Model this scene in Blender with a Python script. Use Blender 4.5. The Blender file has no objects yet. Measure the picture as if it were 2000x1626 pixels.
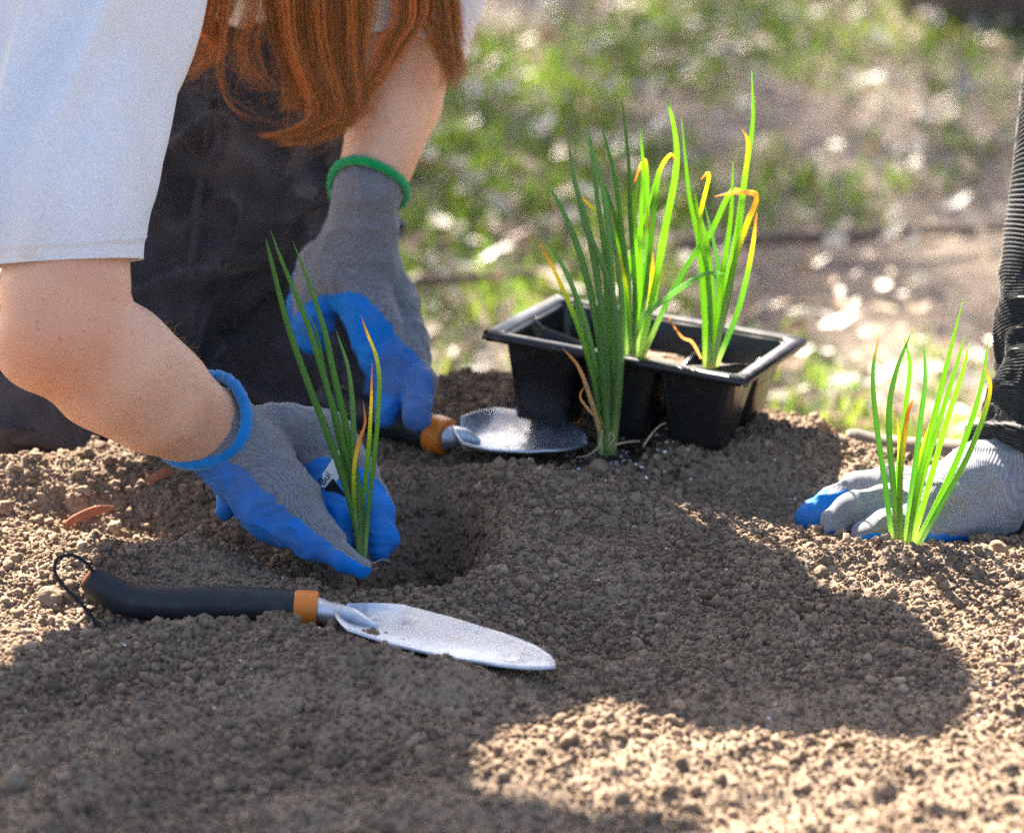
import bpy, math, random
import numpy as np
from mathutils import Vector, Matrix

rng = np.random.default_rng(7)
random.seed(7)
scn = bpy.context.scene
COL = scn.collection

# ------------------------------------------------------------------ camera
CAM_D, CAM_F, PHI = 2.3, 7130.0, math.radians(18)
FW = np.array([0, math.cos(PHI), -math.sin(PHI)])
UP = np.array([0, math.sin(PHI), math.cos(PHI)])
RT = np.array([1.0, 0, 0])
CAM = -CAM_D * FW
cd = bpy.data.cameras.new('camera')
cam = bpy.data.objects.new('camera', cd)
COL.objects.link(cam)
cam.location = CAM
cam.rotation_euler = (math.radians(90) - PHI, 0, 0)
cd.sensor_width = 36.0
cd.lens = 36.0 * CAM_F / 2000.0
cd.clip_end = 500
cd.dof.use_dof = True
cd.dof.focus_distance = 2.03
cd.dof.aperture_fstop = 6.7
cd.dof.aperture_blades = 8
scn.camera = cam

# ------------------------------------------------------------------ light
SUN_EL = math.radians(40)
SUN_TR = np.array([0.36, -0.93, 0.0]); SUN_TR /= np.linalg.norm(SUN_TR)
SUN_D = np.array([SUN_TR[0]*math.cos(SUN_EL), SUN_TR[1]*math.cos(SUN_EL), -math.sin(SUN_EL)])
world = bpy.data.worlds.new('World'); scn.world = world; world.use_nodes = True
wn = world.node_tree.nodes; wl = world.node_tree.links
sky = wn.new('ShaderNodeTexSky'); sky.sky_type = 'NISHITA'; sky.sun_disc = False
sky.sun_elevation = SUN_EL
sky.sun_rotation = math.atan2(-SUN_TR[0], -SUN_TR[1])
sky.dust_density = 3.0; sky.ozone_density = .4; sky.air_density = .8
bg = wn['Background']; bg.inputs['Strength'].default_value = 0.06
wl.new(sky.outputs[0], bg.inputs[0])
sd = bpy.data.lights.new('sun', 'SUN'); sun = bpy.data.objects.new('sun', sd); COL.objects.link(sun)
sd.energy = 5.0; sd.angle = math.radians(0.53); sd.color = (1.0, 0.90, 0.75)
sun.location = (-2, 5, 5)
sun.rotation_euler = Vector(SUN_D).to_track_quat('-Z', 'Y').to_euler()
scn.cycles.use_denoising = False
scn.view_settings.view_transform = 'Standard'
scn.view_settings.look = 'None'
scn.view_settings.exposure = 2.9
scn.view_settings.gamma = 1.0

# ------------------------------------------------------------------ pixel -> place
def ray(px, py):
    return FW + RT*((px-1000)/CAM_F) + UP*((813-py)/CAM_F)
def P(px, py, y):
    r = ray(px, py); t = (y-CAM[1])/r[1]; return CAM + r*t
def PZ(px, py, z):
    r = ray(px, py); t = (z-CAM[2])/r[2]; return CAM + r*t
def MPP(p):
    return float((np.asarray(p)-CAM) @ FW) / CAM_F

# ------------------------------------------------------------------ object helpers
def mesh_np(name, V, Fq, smooth=True):
    V = np.asarray(V, np.float32); Fq = np.asarray(Fq, np.int32)
    me = bpy.data.meshes.new(name)
    n, k = Fq.shape
    me.vertices.add(len(V)); me.vertices.foreach_set('co', V.ravel())
    me.loops.add(n*k); me.loops.foreach_set('vertex_index', Fq.ravel())
    me.polygons.add(n); me.polygons.foreach_set('loop_start', np.arange(0, n*k, k, dtype=np.int32))
    me.update(calc_edges=True)
    me.polygons.foreach_set('use_smooth', np.full(n, smooth, dtype=bool))
    return me
def attr_f(me, name, vals):
    a = me.attributes.new(name, 'FLOAT', 'POINT'); a.data.foreach_set('value', np.asarray(vals, np.float32).ravel())
def attr_c(me, name, cols):
    cols = np.asarray(cols, np.float32)
    if cols.shape[1] == 3: cols = np.c_[cols, np.ones(len(cols), np.float32)]
    a = me.attributes.new(name, 'FLOAT_COLOR', 'POINT'); a.data.foreach_set('color', cols.ravel())
def wm(o):
    return wm(o.parent) @ o.matrix_parent_inverse @ o.matrix_basis if o.parent else o.matrix_basis.copy()
def obj(name, me, m=None, parent=None):
    o = bpy.data.objects.new(name, me); COL.objects.link(o)
    if m is not None and len(me.materials) == 0: me.materials.append(m)
    if parent is not None:
        o.parent = parent
        M = wm(parent)
        o.matrix_parent_inverse = M.inverted()      # meshes are laid out in world space
    return o
def tag(o, label=None, cat=None, group=None, kind=None):
    if label: o['label'] = label
    if cat: o['category'] = cat
    if group: o['group'] = group
    if kind: o['kind'] = kind
    return o
def thing(name, label, cat, loc, group=None):
    o = bpy.data.objects.new(name, None); COL.objects.link(o)
    o.location = loc; o.empty_display_size = .02
    return tag(o, label, cat, group)

# ------------------------------------------------------------------ noise
def hash3(i, j, k, seed=0):
    n = (i*73856093) ^ (j*19349663) ^ (k*83492791) ^ (seed*2654435761)
    n = (n ^ (n >> 13)) * 1274126177
    n = n & 0x7fffffff
    n = (n ^ (n >> 16))
    return (n & 0xffff) / 65535.0
def vnoise(p, s, seed=0):
    q = np.asarray(p, np.float64)/s
    f = np.floor(q).astype(np.int64); t = q-f; t = t*t*(3-2*t)
    out = 0
    for dx in (0, 1):
        for dy in (0, 1):
            for dz in (0, 1):
                w = (t[:, 0] if dx else 1-t[:, 0])*(t[:, 1] if dy else 1-t[:, 1])*(t[:, 2] if dz else 1-t[:, 2])
                out = out + w*hash3(f[:, 0]+dx, f[:, 1]+dy, f[:, 2]+dz, seed)
    return out*2-1
def sstep(a, b, x):
    t = np.clip((x-a)/(b-a), 0, 1); return t*t*(3-2*t)

# ------------------------------------------------------------------ materials
def nt(m): return m.node_tree.nodes, m.node_tree.links
def mat(name, col, rough=.7, spec=.3, metal=0.0, sheen=0.0):
    m = bpy.data.materials.new(name); m.use_nodes = True
    b = m.node_tree.nodes['Principled BSDF']
    b.inputs['Base Color'].default_value = (*col, 1)
    b.inputs['Roughness'].default_value = rough
    b.inputs['Specular IOR Level'].default_value = spec
    b.inputs['Metallic'].default_value = metal
    if sheen:
        b.inputs['Sheen Weight'].default_value = sheen
        b.inputs['Sheen Roughness'].default_value = .4
    return m
def noise_node(m, scale, detail=4, rough=.6, vec=None):
    n, l = nt(m)
    t = n.new('ShaderNodeTexNoise'); t.inputs['Scale'].default_value = scale
    t.inputs['Detail'].default_value = detail; t.inputs['Roughness'].default_value = rough
    if vec is None:
        g = n.get('geo') or n.new('ShaderNodeNewGeometry'); g.name = 'geo'
        l.new(g.outputs['Position'], t.inputs['Vector'])
    else: l.new(vec, t.inputs['Vector'])
    return t.outputs['Fac']
def ramp(m, fac, stops):
    n, l = nt(m)
    r = n.new('ShaderNodeValToRGB'); l.new(fac, r.inputs[0])
    e = r.color_ramp.elements
    while len(e) < len(stops): e.new(.5)
    for k, (p, c) in enumerate(stops):
        e[k].position = p; e[k].color = (*c, 1)
    return r.outputs[0]
def bump(m, fac, strength=.5, dist=.001, prev=None):
    n, l = nt(m)
    b = n.new('ShaderNodeBump'); b.inputs['Strength'].default_value = strength; b.inputs['Distance'].default_value = dist
    l.new(fac, b.inputs['Height'])
    if prev is not None: l.new(prev, b.inputs['Normal'])
    return b.outputs[0]
def setn(m, nrm): m.node_tree.links.new(nrm, m.node_tree.nodes['Principled BSDF'].inputs['Normal'])
def setc(m, c): m.node_tree.links.new(c, m.node_tree.nodes['Principled BSDF'].inputs['Base Color'])
def attr_node(m, name, typ='GEOMETRY'):
    n, l = nt(m); a = n.new('ShaderNodeAttribute'); a.attribute_name = name; a.attribute_type = typ; return a
def math_node(m, op, a, b=None, c=None):
    n, l = nt(m); k = n.new('ShaderNodeMath'); k.operation = op
    for i, v in enumerate((a, b, c)):
        if v is None: continue
        if isinstance(v, (int, float)): k.inputs[i].default_value = v
        else: l.new(v, k.inputs[i])
    return k.outputs[0]
def mixc(m, fac, a, b, blend='MIX'):
    n, l = nt(m); k = n.new('ShaderNodeMix'); k.data_type = 'RGBA'; k.blend_type = blend
    for i, v in ((0, fac), (6, a), (7, b)):
        if isinstance(v, (int, float)): k.inputs[i].default_value = v
        elif isinstance(v, tuple): k.inputs[i].default_value = (*v, 1)
        else: l.new(v, k.inputs[i])
    return k.outputs[2]
def add_translucent(m, colsock, w):
    n, l = nt(m)
    t = n.new('ShaderNodeBsdfTranslucent')
    if isinstance(colsock, tuple): t.inputs['Color'].default_value = (*colsock, 1)
    else: l.new(colsock, t.inputs['Color'])
    mx = n.new('ShaderNodeMixShader'); mx.inputs[0].default_value = w
    o = n['Material Output']
    l.new(n['Principled BSDF'].outputs[0], mx.inputs[1]); l.new(t.outputs[0], mx.inputs[2]); l.new(mx.outputs[0], o.inputs[0])

def soil_material(name, instanced):
    m = mat(name, (.14, .1, .07), .95, .12)
    big = noise_node(m, 14, 3)
    fine = noise_node(m, 420, 3)
    c1 = ramp(m, big, [(.3, (.182, .132, .094)), (.7, (.254, .188, .135))])
    c2 = ramp(m, fine, [(.25, (.42, .40, .38)), (.5, (.95, .95, .95)), (.75, (1.35, 1.3, 1.25))])
    c = mixc(m, 1.0, c1, c2, 'MULTIPLY')
    if instanced:
        a = attr_node(m, 'rnd', 'INSTANCER')
        c3 = ramp(m, a.outputs['Fac'], [(0, (.62, .6, .58)), (.5, (.95, .95, .95)), (.95, (1.25, 1.22, 1.18)), (1, (1.7, 1.7, 1.65))])
        c = mixc(m, 1.0, c, c3, 'MULTIPLY')
    setc(m, c)
    b = bump(m, fine, .6, .0012)
    setn(m, b)
    return m
M_SOIL = soil_material('soil', False)
M_CRUMB = soil_material('soil_crumb', True)

# ------------------------------------------------------------------ soil bed
crest_px = [(0, 948), (180, 920), (330, 888), (420, 890), (520, 850), (700, 790), (880, 726), (980, 728), (1200, 740),
            (1480, 778), (1560, 805), (1650, 866), (1750, 892), (1850, 905), (2000, 950)]
cx, cyv = [], []
for a, b in crest_px:
    p = PZ(a, b, 0.0); cx.append(p[0]); cyv.append(p[1])
cx = np.array(cx); cyv = np.array(cyv)
# features: px, py, amplitude, size across, size in depth, turn
FEAT = []
def feat(px, py, amp, sx, sy, turn=0.0, z=0.0):
    p = PZ(px, py, z); FEAT.append((p[0], p[1], amp, sx, sy, turn))
RIDGE = [(150, 1238), (250, 1226), (340, 1216), (430, 1218), (520, 1222), (600, 1228), (680, 1252), (760, 1285), (850, 1304), (930, 1318)]
for k, (a_, b_) in enumerate(RIDGE): feat(a_, b_, .0036, .024, .012, 0, .009)   # loose ridge in front of the near trowel
for a_, b_ in ((690, 1258), (740, 1276), (800, 1294), (870, 1312)): feat(a_, b_+4, .0075, .017, .009, 0, .012)
feat(60, 1300, .006, .05, .03)
feat(826, 1040, -.078, .027, .046)                  # planting hole
feat(700, 1090, -.022, .022, .030)
feat(930, 985, .014, .05, .05)
feat(560, 1075, -.012, .05, .03)
feat(470, 1010, -.010, .05, .04)
feat(1190, 1215, -.014, .05, .035, .4)
feat(1130, 1160, -.008, .03, .03)
feat(1450, 1150, .008, .08, .05)
for k in range(6): feat(1590+k*85, 1082, .0055, .022, .014, 0, .010)   # heap in front of the right glove
feat(1800, 1005, -.012, .08, .035)
feat(1530, 965, -.016, .02, .025)
feat(1300, 1000, .006, .06, .05)
feat(120, 940, .012, .05, .022); feat(300, 905, .012, .05, .022); feat(20, 965, .010, .04, .02)
feat(210, 1005, -.012, .05, .022, .3)
feat(120, 1050, .008, .04, .02); feat(60, 1120, .007, .03, .02)
feat(370, 1110, .012, .05, .03)
feat(1110, 900, -.006, .05, .02); feat(960, 905, -.008, .06, .02)
TRAY_O = np.array([.0824, -.0481, .0672]); TRAY_ROT = (-.3775, -.0712, .0637)
feat(1500, 860, .008, .04, .03)
def tray_matrix():
    a, b, c = TRAY_ROT
    return Matrix.Translation(Vector(TRAY_O)) @ Matrix.Rotation(a, 4, 'Z') @ Matrix.Rotation(b, 4, 'X') @ Matrix.Rotation(c, 4, 'Y')
TM = tray_matrix()
TRAY_H = .054
def Hs(x, y):
    """height of the bed without its fine crumb"""
    x = np.asarray(x, float); y = np.asarray(y, float)
    e = y - np.interp(x, cx, cyv)
    z = -.24*sstep(-.01, .36, e) - .02*sstep(-.02, .08, e)
    for fx, fy, amp, sx, sy, tn in FEAT:
        dx, dy = x-fx, y-fy
        c, s = math.cos(tn), math.sin(tn)
        u, v = (c*dx+s*dy)/sx, (-s*dx+c*dy)/sy
        q = u*u+v*v
        z = z + amp*np.exp(-q*.5) if amp > -.05 else z + amp*np.exp(-(q*.5)**2.6)
    # seat of the tray
    tp = np.array(TM.inverted())
    lx = tp[0, 0]*(x-TRAY_O[0])*1.0 + tp[0, 1]*(y-TRAY_O[1]); ly = tp[1, 0]*(x-TRAY_O[0]) + tp[1, 1]*(y-TRAY_O[1])
    base = TM @ Vector((0, 0, -TRAY_H))
    nrm = TM.to_3x3() @ Vector((0, 0, 1))
    zb = base.z - (nrm.x*(x-base.x)+nrm.y*(y-base.y))/nrm.z
    w = sstep(1.45, .95, np.sqrt((lx/.085)**2+(ly/.062)**2))
    z = z*(1-w) + (zb+.001)*w
    # the heap runs out towards the ground in front of the camera too
    z = z - .3*sstep(-1.0, -1.5, y)
    return z - .35*sstep(1.4, 2.1, np.abs(x))
def growy(a0, d0, end):
    out = []; v = a0; d = d0
    while (v-end)*(a0-end) > 0:
        d *= 1.12; v += d; out.append(v)
    return out
DX = .0017
xs = np.arange(-.40, .4001, DX)
ys = np.arange(-.72, .1501, DX)
xs = np.concatenate([np.array(growy(-.40, -DX, -2.2))[::-1], xs, growy(.40, DX, 2.2)])
ys = np.concatenate([np.array(growy(-.72, -DX, -1.7))[::-1], ys, growy(.15, DX, .75)])
X, Y = np.meshgrid(xs, ys)
pts = np.c_[X.ravel(), Y.ravel(), np.zeros(X.size)]
Zs = Hs(X.ravel(), Y.ravel())
lump = vnoise(pts, .055, 1)*.0045 + vnoise(pts, .024, 2)*.0032 + vnoise(pts, .011, 3)*.0016
crumbn = np.abs(vnoise(pts, .0045, 4))*.0018 + vnoise(pts, .0028, 5)*.0009
Zs = Zs + lump + crumbn
SOILZ = Zs.reshape(X.shape)
# lumps of soil pressed into the surface
for k in range(3000):
    r = .0018 + .0065*rng.random()**10
    x0 = rng.uniform(-.4, .4); y0 = rng.uniform(-.71, .14)
    i0, i1 = np.searchsorted(xs, (x0-r, x0+r)); j0, j1 = np.searchsorted(ys, (y0-r, y0+r))
    if i1-i0 < 2 or j1-j0 < 2: continue
    dx = (xs[i0:i1][None, :]-x0)/r; dy = (ys[j0:j1][:, None]-y0)/r
    q = 1-dx*dx-dy*dy
    zc = SOILZ[(j0+j1)//2, (i0+i1)//2]
    cap = np.where(q > 0, zc + r*.15 + r*.8*np.sqrt(np.clip(q, 0, 1)) - r*.35, -9)
    SOILZ[j0:j1, i0:i1] = np.maximum(SOILZ[j0:j1, i0:i1], cap)
ny, nx = X.shape
# things lie in the soil: it gives way under them
T1 = (P(172, 1172, -.345), P(622, 1190, -.353), PZ(1083, 1303, .010))
T2 = (P(630, 778, -.012), P(866, 852, -.062), P(1146, 868, -.088))
T3 = (P(1652, 868, -.052), P(2030, 905, -.075))
def give_way(a, b, r, depth):
    q = np.stack([X, Y], -1); d = (b-a)[:2]; t = np.clip(((q-a[:2])@d)/(d@d), 0, 1)
    dist = np.linalg.norm(q-a[:2]-t[..., None]*d, axis=-1)
    lim = a[2]+(b[2]-a[2])*t-depth
    w = sstep(r*1.5, r*.9, dist)
    SOILZ[:] = np.where(SOILZ > lim, SOILZ*(1-w)+lim*w, SOILZ)
give_way(T1[0], T1[1], .017, .009); off_ = np.array([.010, .016, 0]); give_way(T1[1]+off_, T1[2]+off_, .018, .006); give_way(T1[1]*.12+T1[2]*.88, T1[2], .018, .006)
give_way(T2[0], T2[1], .016, .008); give_way(T2[1], T2[2], .036, .010)
give_way(T3[0], T3[1], .014, .006)
for a_, b_, r_, d_ in (((1578, 1010, -.192), (1735, 955, -.190), .010, .006), ((1645, 1022, -.207), (1800, 995, -.200), .012, .010), ((1830, 985, -.198), (1945, 950, -.18), .024, .02), ((1850, 1030, -.206), (1945, 1000, -.19), .016, .016)):
    give_way(P(*a_), P(*b_), r_, d_)
idx = np.arange(nx*ny).reshape(ny, nx)
quads = np.c_[idx[:-1, :-1].ravel(), idx[:-1, 1:].ravel(), idx[1:, 1:].ravel(), idx[1:, :-1].ravel()]
bed = obj('soil_bed', mesh_np('soil_bed', np.c_[X.ravel(), Y.ravel(), SOILZ.ravel()], quads), M_SOIL)
tag(bed, 'raised bed of loose brown garden soil', 'soil', kind='structure')
def soil_at(x, y):
    i = np.clip(np.searchsorted(xs, x)-1, 0, nx-2); j = np.clip(np.searchsorted(ys, y)-1, 0, ny-2)
    tx = (x-xs[i])/(xs[i+1]-xs[i]); ty = (y-ys[j])/(ys[j+1]-ys[j])
    return (SOILZ[j, i]*(1-tx)+SOILZ[j, i+1]*tx)*(1-ty)+(SOILZ[j+1, i]*(1-tx)+SOILZ[j+1, i+1]*tx)*ty

def scatter_instances(name, pos, scale, rnd, material, label, cat, base_r=1.0, rough=.85, nvar=5):
    """grains scattered as instances on a point cloud (one uncountable mass)"""
    me = bpy.data.meshes.new(name)
    me.vertices.add(len(pos)); me.vertices.foreach_set('co', np.asarray(pos, np.float32).ravel())
    attr_f(me, 'scl', scale); attr_f(me, 'rnd', rnd)
    a = me.attributes.new('rot', 'FLOAT_VECTOR', 'POINT')
    a.data.foreach_set('vector', rng.uniform(0, 6.28, (len(pos), 3)).astype(np.float32).ravel())
    o = obj(name, me)
    g = bpy.data.node_groups.new(name, 'GeometryNodeTree')
    g.interface.new_socket('Geometry', in_out='INPUT', socket_type='NodeSocketGeometry')
    g.interface.new_socket('Geometry', in_out='OUTPUT', socket_type='NodeSocketGeometry')
    N, L = g.nodes, g.links
    gi = N.new('NodeGroupInput'); go = N.new('NodeGroupOutput')
    m2p = N.new('GeometryNodeMeshToPoints'); L.new(gi.outputs[0], m2p.inputs['Mesh'])
    g2i = N.new('GeometryNodeGeometryToInstance')
    for k in range(nvar):
        ico = N.new('GeometryNodeMeshIcoSphere'); ico.inputs['Radius'].default_value = base_r; ico.inputs['Subdivisions'].default_value = 2
        sp = N.new('GeometryNodeSetPosition')
        ps = N.new('GeometryNodeInputPosition')
        va = N.new('ShaderNodeVectorMath'); va.operation = 'ADD'; va.inputs[1].default_value = (k*7.3, k*3.1, k*5.7)
        nz = N.new('ShaderNodeTexNoise'); nz.inputs['Scale'].default_value = 1.1; nz.inputs['Detail'].default_value = 2
        L.new(ps.outputs[0], va.inputs[0]); L.new(va.outputs[0], nz.inputs['Vector'])
        mp = N.new('ShaderNodeMath'); mp.operation = 'MULTIPLY_ADD'; mp.inputs[1].default_value = rough*3; mp.inputs[2].default_value = -rough*1.5
        L.new(nz.outputs['Fac'], mp.inputs[0])
        vs = N.new('ShaderNodeVectorMath'); vs.operation = 'SCALE'
        L.new(ps.outputs[0], vs.inputs[0]); L.new(mp.outputs[0], vs.inputs['Scale'])
        L.new(ico.outputs[0], sp.inputs['Geometry']); L.new(vs.outputs[0], sp.inputs['Offset'])
        sm = N.new('GeometryNodeSetShadeSmooth'); L.new(sp.outputs[0], sm.inputs[0])
        mt = N.new('GeometryNodeSetMaterial'); mt.inputs['Material'].default_value = material
        L.new(sm.outputs[0], mt.inputs[0]); L.new(mt.outputs[0], g2i.inputs[0])
    def named(nm, typ):
        q = N.new('GeometryNodeInputNamedAttribute'); q.data_type = typ; q.inputs['Name'].default_value = nm
        return q.outputs[0]
    iop = N.new('GeometryNodeInstanceOnPoints')
    L.new(m2p.outputs[0], iop.inputs['Points']); L.new(g2i.outputs[0], iop.inputs['Instance'])
    iop.inputs['Pick Instance'].default_value = True
    L.new(named('rot', 'FLOAT_VECTOR'), iop.inputs['Rotation'])
    L.new(named('scl', 'FLOAT'), iop.inputs['Scale'])
    L.new(iop.outputs[0], go.inputs[0])
    md = o.modifiers.new('scatter', 'NODES'); md.node_group = g
    me.materials.append(material)
    tag(o, label, cat, kind='stuff')
    return o
# crumbs: size law, most about 1 mm
NC = 150000
cxr = rng.uniform(-.42, .42, NC); cyr = -.74 + .90*rng.random(NC)
near = (cyr < -.45) & (rng.random(NC) < .45)
keep = ~near & (cyr < np.interp(cxr, cx, cyv)+.12)
cxr, cyr = cxr[keep], cyr[keep]
wx = rng.uniform(-1.3, 1.3, 90000); wy = rng.uniform(-1.25, .3, 90000)          # the rest of the bed, out of view
out = ((np.abs(wx) > .41) | (wy < -.73)) & (wy < np.interp(wx, cx, cyv)+.15)
NI = len(cxr); cxr = np.r_[cxr, wx[out]]; cyr = np.r_[cyr, wy[out]]; NC = len(cxr)
scl = .00055 + .0008*rng.random(NC)**2 + .0024*rng.random(NC)**22
clump = vnoise(np.c_[cxr, cyr, np.zeros(NC)], .06, 9)
scl = scl*1.1*(1+.3*clump); scl[NI:] *= 2.0
czr = soil_at(cxr, cyr) + scl*.25
scatter_instances('soil_crumbs', np.c_[cxr, cyr, czr], scl, rng.random(NC), M_CRUMB,
                  'small round crumbs of brown soil covering the bed', 'soil crumbs')

# ------------------------------------------------------------------ SDF modelling
class SDF:
    def __init__(s, k=.01): s.p = []; s.k = k
    def cone(s, a, b, ra, rb, k=None): s.p.append(('c', np.asarray(a, float), np.asarray(b, float), ra, rb, k or s.k)); return s
    def ell(s, c, r, R=None, k=None): s.p.append(('e', np.asarray(c, float), np.asarray(r, float), R, None, k or s.k)); return s
    def chain(s, pts, k=None):
        """pts: (px, py, y, radius in px)"""
        w = [(P(a, b, y), r) for a, b, y, r in pts]
        for (p0, r0), (p1, r1) in zip(w[:-1], w[1:]):
            s.cone(p0, p1, r0*MPP(p0), r1*MPP(p1), k)
        return s
    def one(s, q, X):
        if q[0] == 'c':
            _, a, b, ra, rb, k = q
            d = b-a; L2 = d@d + 1e-12
            t = np.clip(((X-a)@d)/L2, 0, 1)
            return np.linalg.norm(X-a-t[:, None]*d, axis=1) - (ra+(rb-ra)*t)
        _, c, r, R, _, k = q
        Y_ = X-c
        if R is not None: Y_ = Y_@R
        n = np.linalg.norm(Y_/r, axis=1); n2 = np.linalg.norm(Y_/(r*r), axis=1)+1e-9
        return n*(n-1)/n2
    def __call__(s, X):
        d = None
        for q in s.p:
            e = s.one(q, X)
            if d is None: d = e
            else:
                k = q[5]; h = np.clip(.5+.5*(d-e)/k, 0, 1)
                d = d*(1-h)+e*h - k*h*(1-h)
        return d
    def nearest(s, X):
        return np.argmin(np.stack([s.one(q, X) for q in s.p]), axis=0)
    def bounds(s):
        lo = np.full(3, 9e9); hi = -lo
        for q in s.p:
            if q[0] == 'c':
                for a, r in ((q[1], q[3]), (q[2], q[4])): lo = np.minimum(lo, a-r); hi = np.maximum(hi, a+r)
            else: r = q[2].max(); lo = np.minimum(lo, q[1]-r); hi = np.maximum(hi, q[1]+r)
        return lo, hi
def nets(fn, lo, hi, h):
    n = np.ceil((hi-lo)/h).astype(int)+1
    g = [lo[i]+h*np.arange(n[i]) for i in range(3)]
    V = np.empty(n, np.float32)
    YY, ZZ = np.meshgrid(g[1], g[2], indexing='ij')
    step = max(1, int(400000/YY.size))
    for i in range(0, n[0], step):
        xs_ = g[0][i:i+step]
        pts_ = np.stack([np.repeat(xs_, YY.size), np.tile(YY.ravel(), len(xs_)), np.tile(ZZ.ravel(), len(xs_))], 1)
        V[i:i+step] = fn(pts_).reshape(len(xs_), n[1], n[2])
    ins = V < 0
    corners = [(a, b, c) for a in (0, 1) for b in (0, 1) for c in (0, 1)]
    sl = lambda A, c: A[c[0]:n[0]-1+c[0], c[1]:n[1]-1+c[1], c[2]:n[2]-1+c[2]]
    cnt = sum(sl(ins, c).astype(np.int8) for c in corners)
    act = (cnt > 0) & (cnt < 8)
    ci = np.argwhere(act)
    cid = np.full(act.shape, -1, np.int64); cid[act] = np.arange(len(ci))
    acc = np.zeros((len(ci), 3)); num = np.zeros(len(ci))
    for ax in range(3):
        for c in corners:
            if c[ax]: continue
            c2 = list(c); c2[ax] = 1
            v0 = V[ci[:, 0]+c[0], ci[:, 1]+c[1], ci[:, 2]+c[2]]; v1 = V[ci[:, 0]+c2[0], ci[:, 1]+c2[1], ci[:, 2]+c2[2]]
            m_ = (v0 < 0) != (v1 < 0)
            t = np.where(m_, v0/(v0-v1+1e-20), 0)
            p = np.tile(np.array(c, float), (len(ci), 1)); p[:, ax] += t
            acc[m_] += p[m_]; num[m_] += 1
    verts = lo + h*(ci + acc/num[:, None])
    faces = []
    for ax in range(3):
        o1, o2 = (ax+1) % 3, (ax+2) % 3
        s0 = [slice(None)]*3; s1 = [slice(None)]*3
        s0[ax] = slice(0, -1); s1[ax] = slice(1, None)
        a, b = ins[tuple(s0)], ins[tuple(s1)]
        e = np.argwhere(a != b)
        e = e[(e[:, o1] > 0) & (e[:, o2] > 0) & (e[:, o1] < n[o1]-1) & (e[:, o2] < n[o2]-1)]
        fl = a[tuple(e.T)]
        def cell(d1, d2):
            q = e.copy(); q[:, o1] -= d1; q[:, o2] -= d2
            return cid[tuple(q.T)]
        q = np.stack([cell(1, 1), cell(0, 1), cell(0, 0), cell(1, 0)], 1)
        q[~fl] = q[~fl][:, ::-1]
        faces.append(q)
    F_ = np.concatenate(faces)
    F_ = F_[(F_ >= 0).all(1)]
    return verts, F_
def sdf_normals(fn, V, h=.0006):
    g = np.stack([fn(V+h*np.eye(3)[i])-fn(V-h*np.eye(3)[i]) for i in range(3)], 1)
    return g/(np.linalg.norm(g, axis=1)[:, None]+1e-9)
def sdf_mesh(name, s, h, disp=None, extra=None):
    lo, hi = s.bounds(); lo = lo-4*h; hi = hi+4*h
    fn = s if extra is None else extra
    V, F_ = nets(fn, lo, hi, h)
    N_ = sdf_normals(fn, V)
    d = fn(V); V = V - N_*np.clip(d, -h, h)[:, None]
    if disp is not None: V = V + N_*disp(V, N_)[:, None]
    return mesh_np(name, V, F_), V, N_

# ------------------------------------------------------------------ tubes
def catmull(pts, n):
    pts = np.asarray(pts, float)
    if len(pts) == 2: return pts[0]+(pts[1]-pts[0])*np.linspace(0, 1, n)[:, None]
    q = np.vstack([2*pts[0]-pts[1], pts, 2*pts[-1]-pts[-2]])
    m = len(pts)-1
    t = np.linspace(0, m, n); i = np.minimum(t.astype(int), m-1); f = (t-i)[:, None]
    a, b, c, d = q[i], q[i+1], q[i+2], q[i+3]
    return .5*(2*b+(c-a)*f+(2*a-5*b+4*c-d)*f*f+(3*b-a-3*c+d)*f**3)
def frames(path):
    T = np.gradient(path, axis=0); T /= np.linalg.norm(T, axis=1)[:, None]+1e-12
    r = np.array([0, 1., 0]) if abs(T[0, 1]) < .9 else np.array([1., 0, 0])
    N_ = np.zeros_like(T); u = np.cross(T[0], np.cross(r, T[0])); u /= np.linalg.norm(u)
    for i in range(len(T)):
        u = u - T[i]*(u@T[i]); u /= np.linalg.norm(u)+1e-12; N_[i] = u
    return T, N_, np.cross(T, N_)
def tube_data(path, rad, sides=8, flat=None, caps=True, ang0=0.0):
    path = np.asarray(path); n = len(path)
    rad = np.broadcast_to(np.asarray(rad, float), (n,))
    T, N_, B_ = frames(path)
    a = np.linspace(0, 2*np.pi, sides, endpoint=False)+ang0
    fl = 1.0 if flat is None else flat
    V = path[:, None, :]+rad[:, None, None]*(np.cos(a)[None, :, None]*N_[:, None, :]*fl+np.sin(a)[None, :, None]*B_[:, None, :])
    V = V.reshape(-1, 3)
    i = np.arange(n-1)[:, None]*sides; j = np.arange(sides)[None, :]; k = (j+1) % sides
    F_ = np.stack([i+j, i+k, i+sides+k, i+sides+j], -1).reshape(-1, 4)
    if caps:
        c0 = len(V); V = np.vstack([V, path[:1], path[-1:]])
        jj = np.arange(sides); kk = (jj+1) % sides
        F_ = np.vstack([F_, np.stack([kk, jj, np.full(sides, c0), np.full(sides, c0)], 1)[:, [0, 1, 2, 2]],
                        np.stack([(n-1)*sides+jj, (n-1)*sides+kk, np.full(sides, c0+1), np.full(sides, c0+1)], 1)[:, [0, 1, 2, 2]]])
    return V, F_
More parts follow.
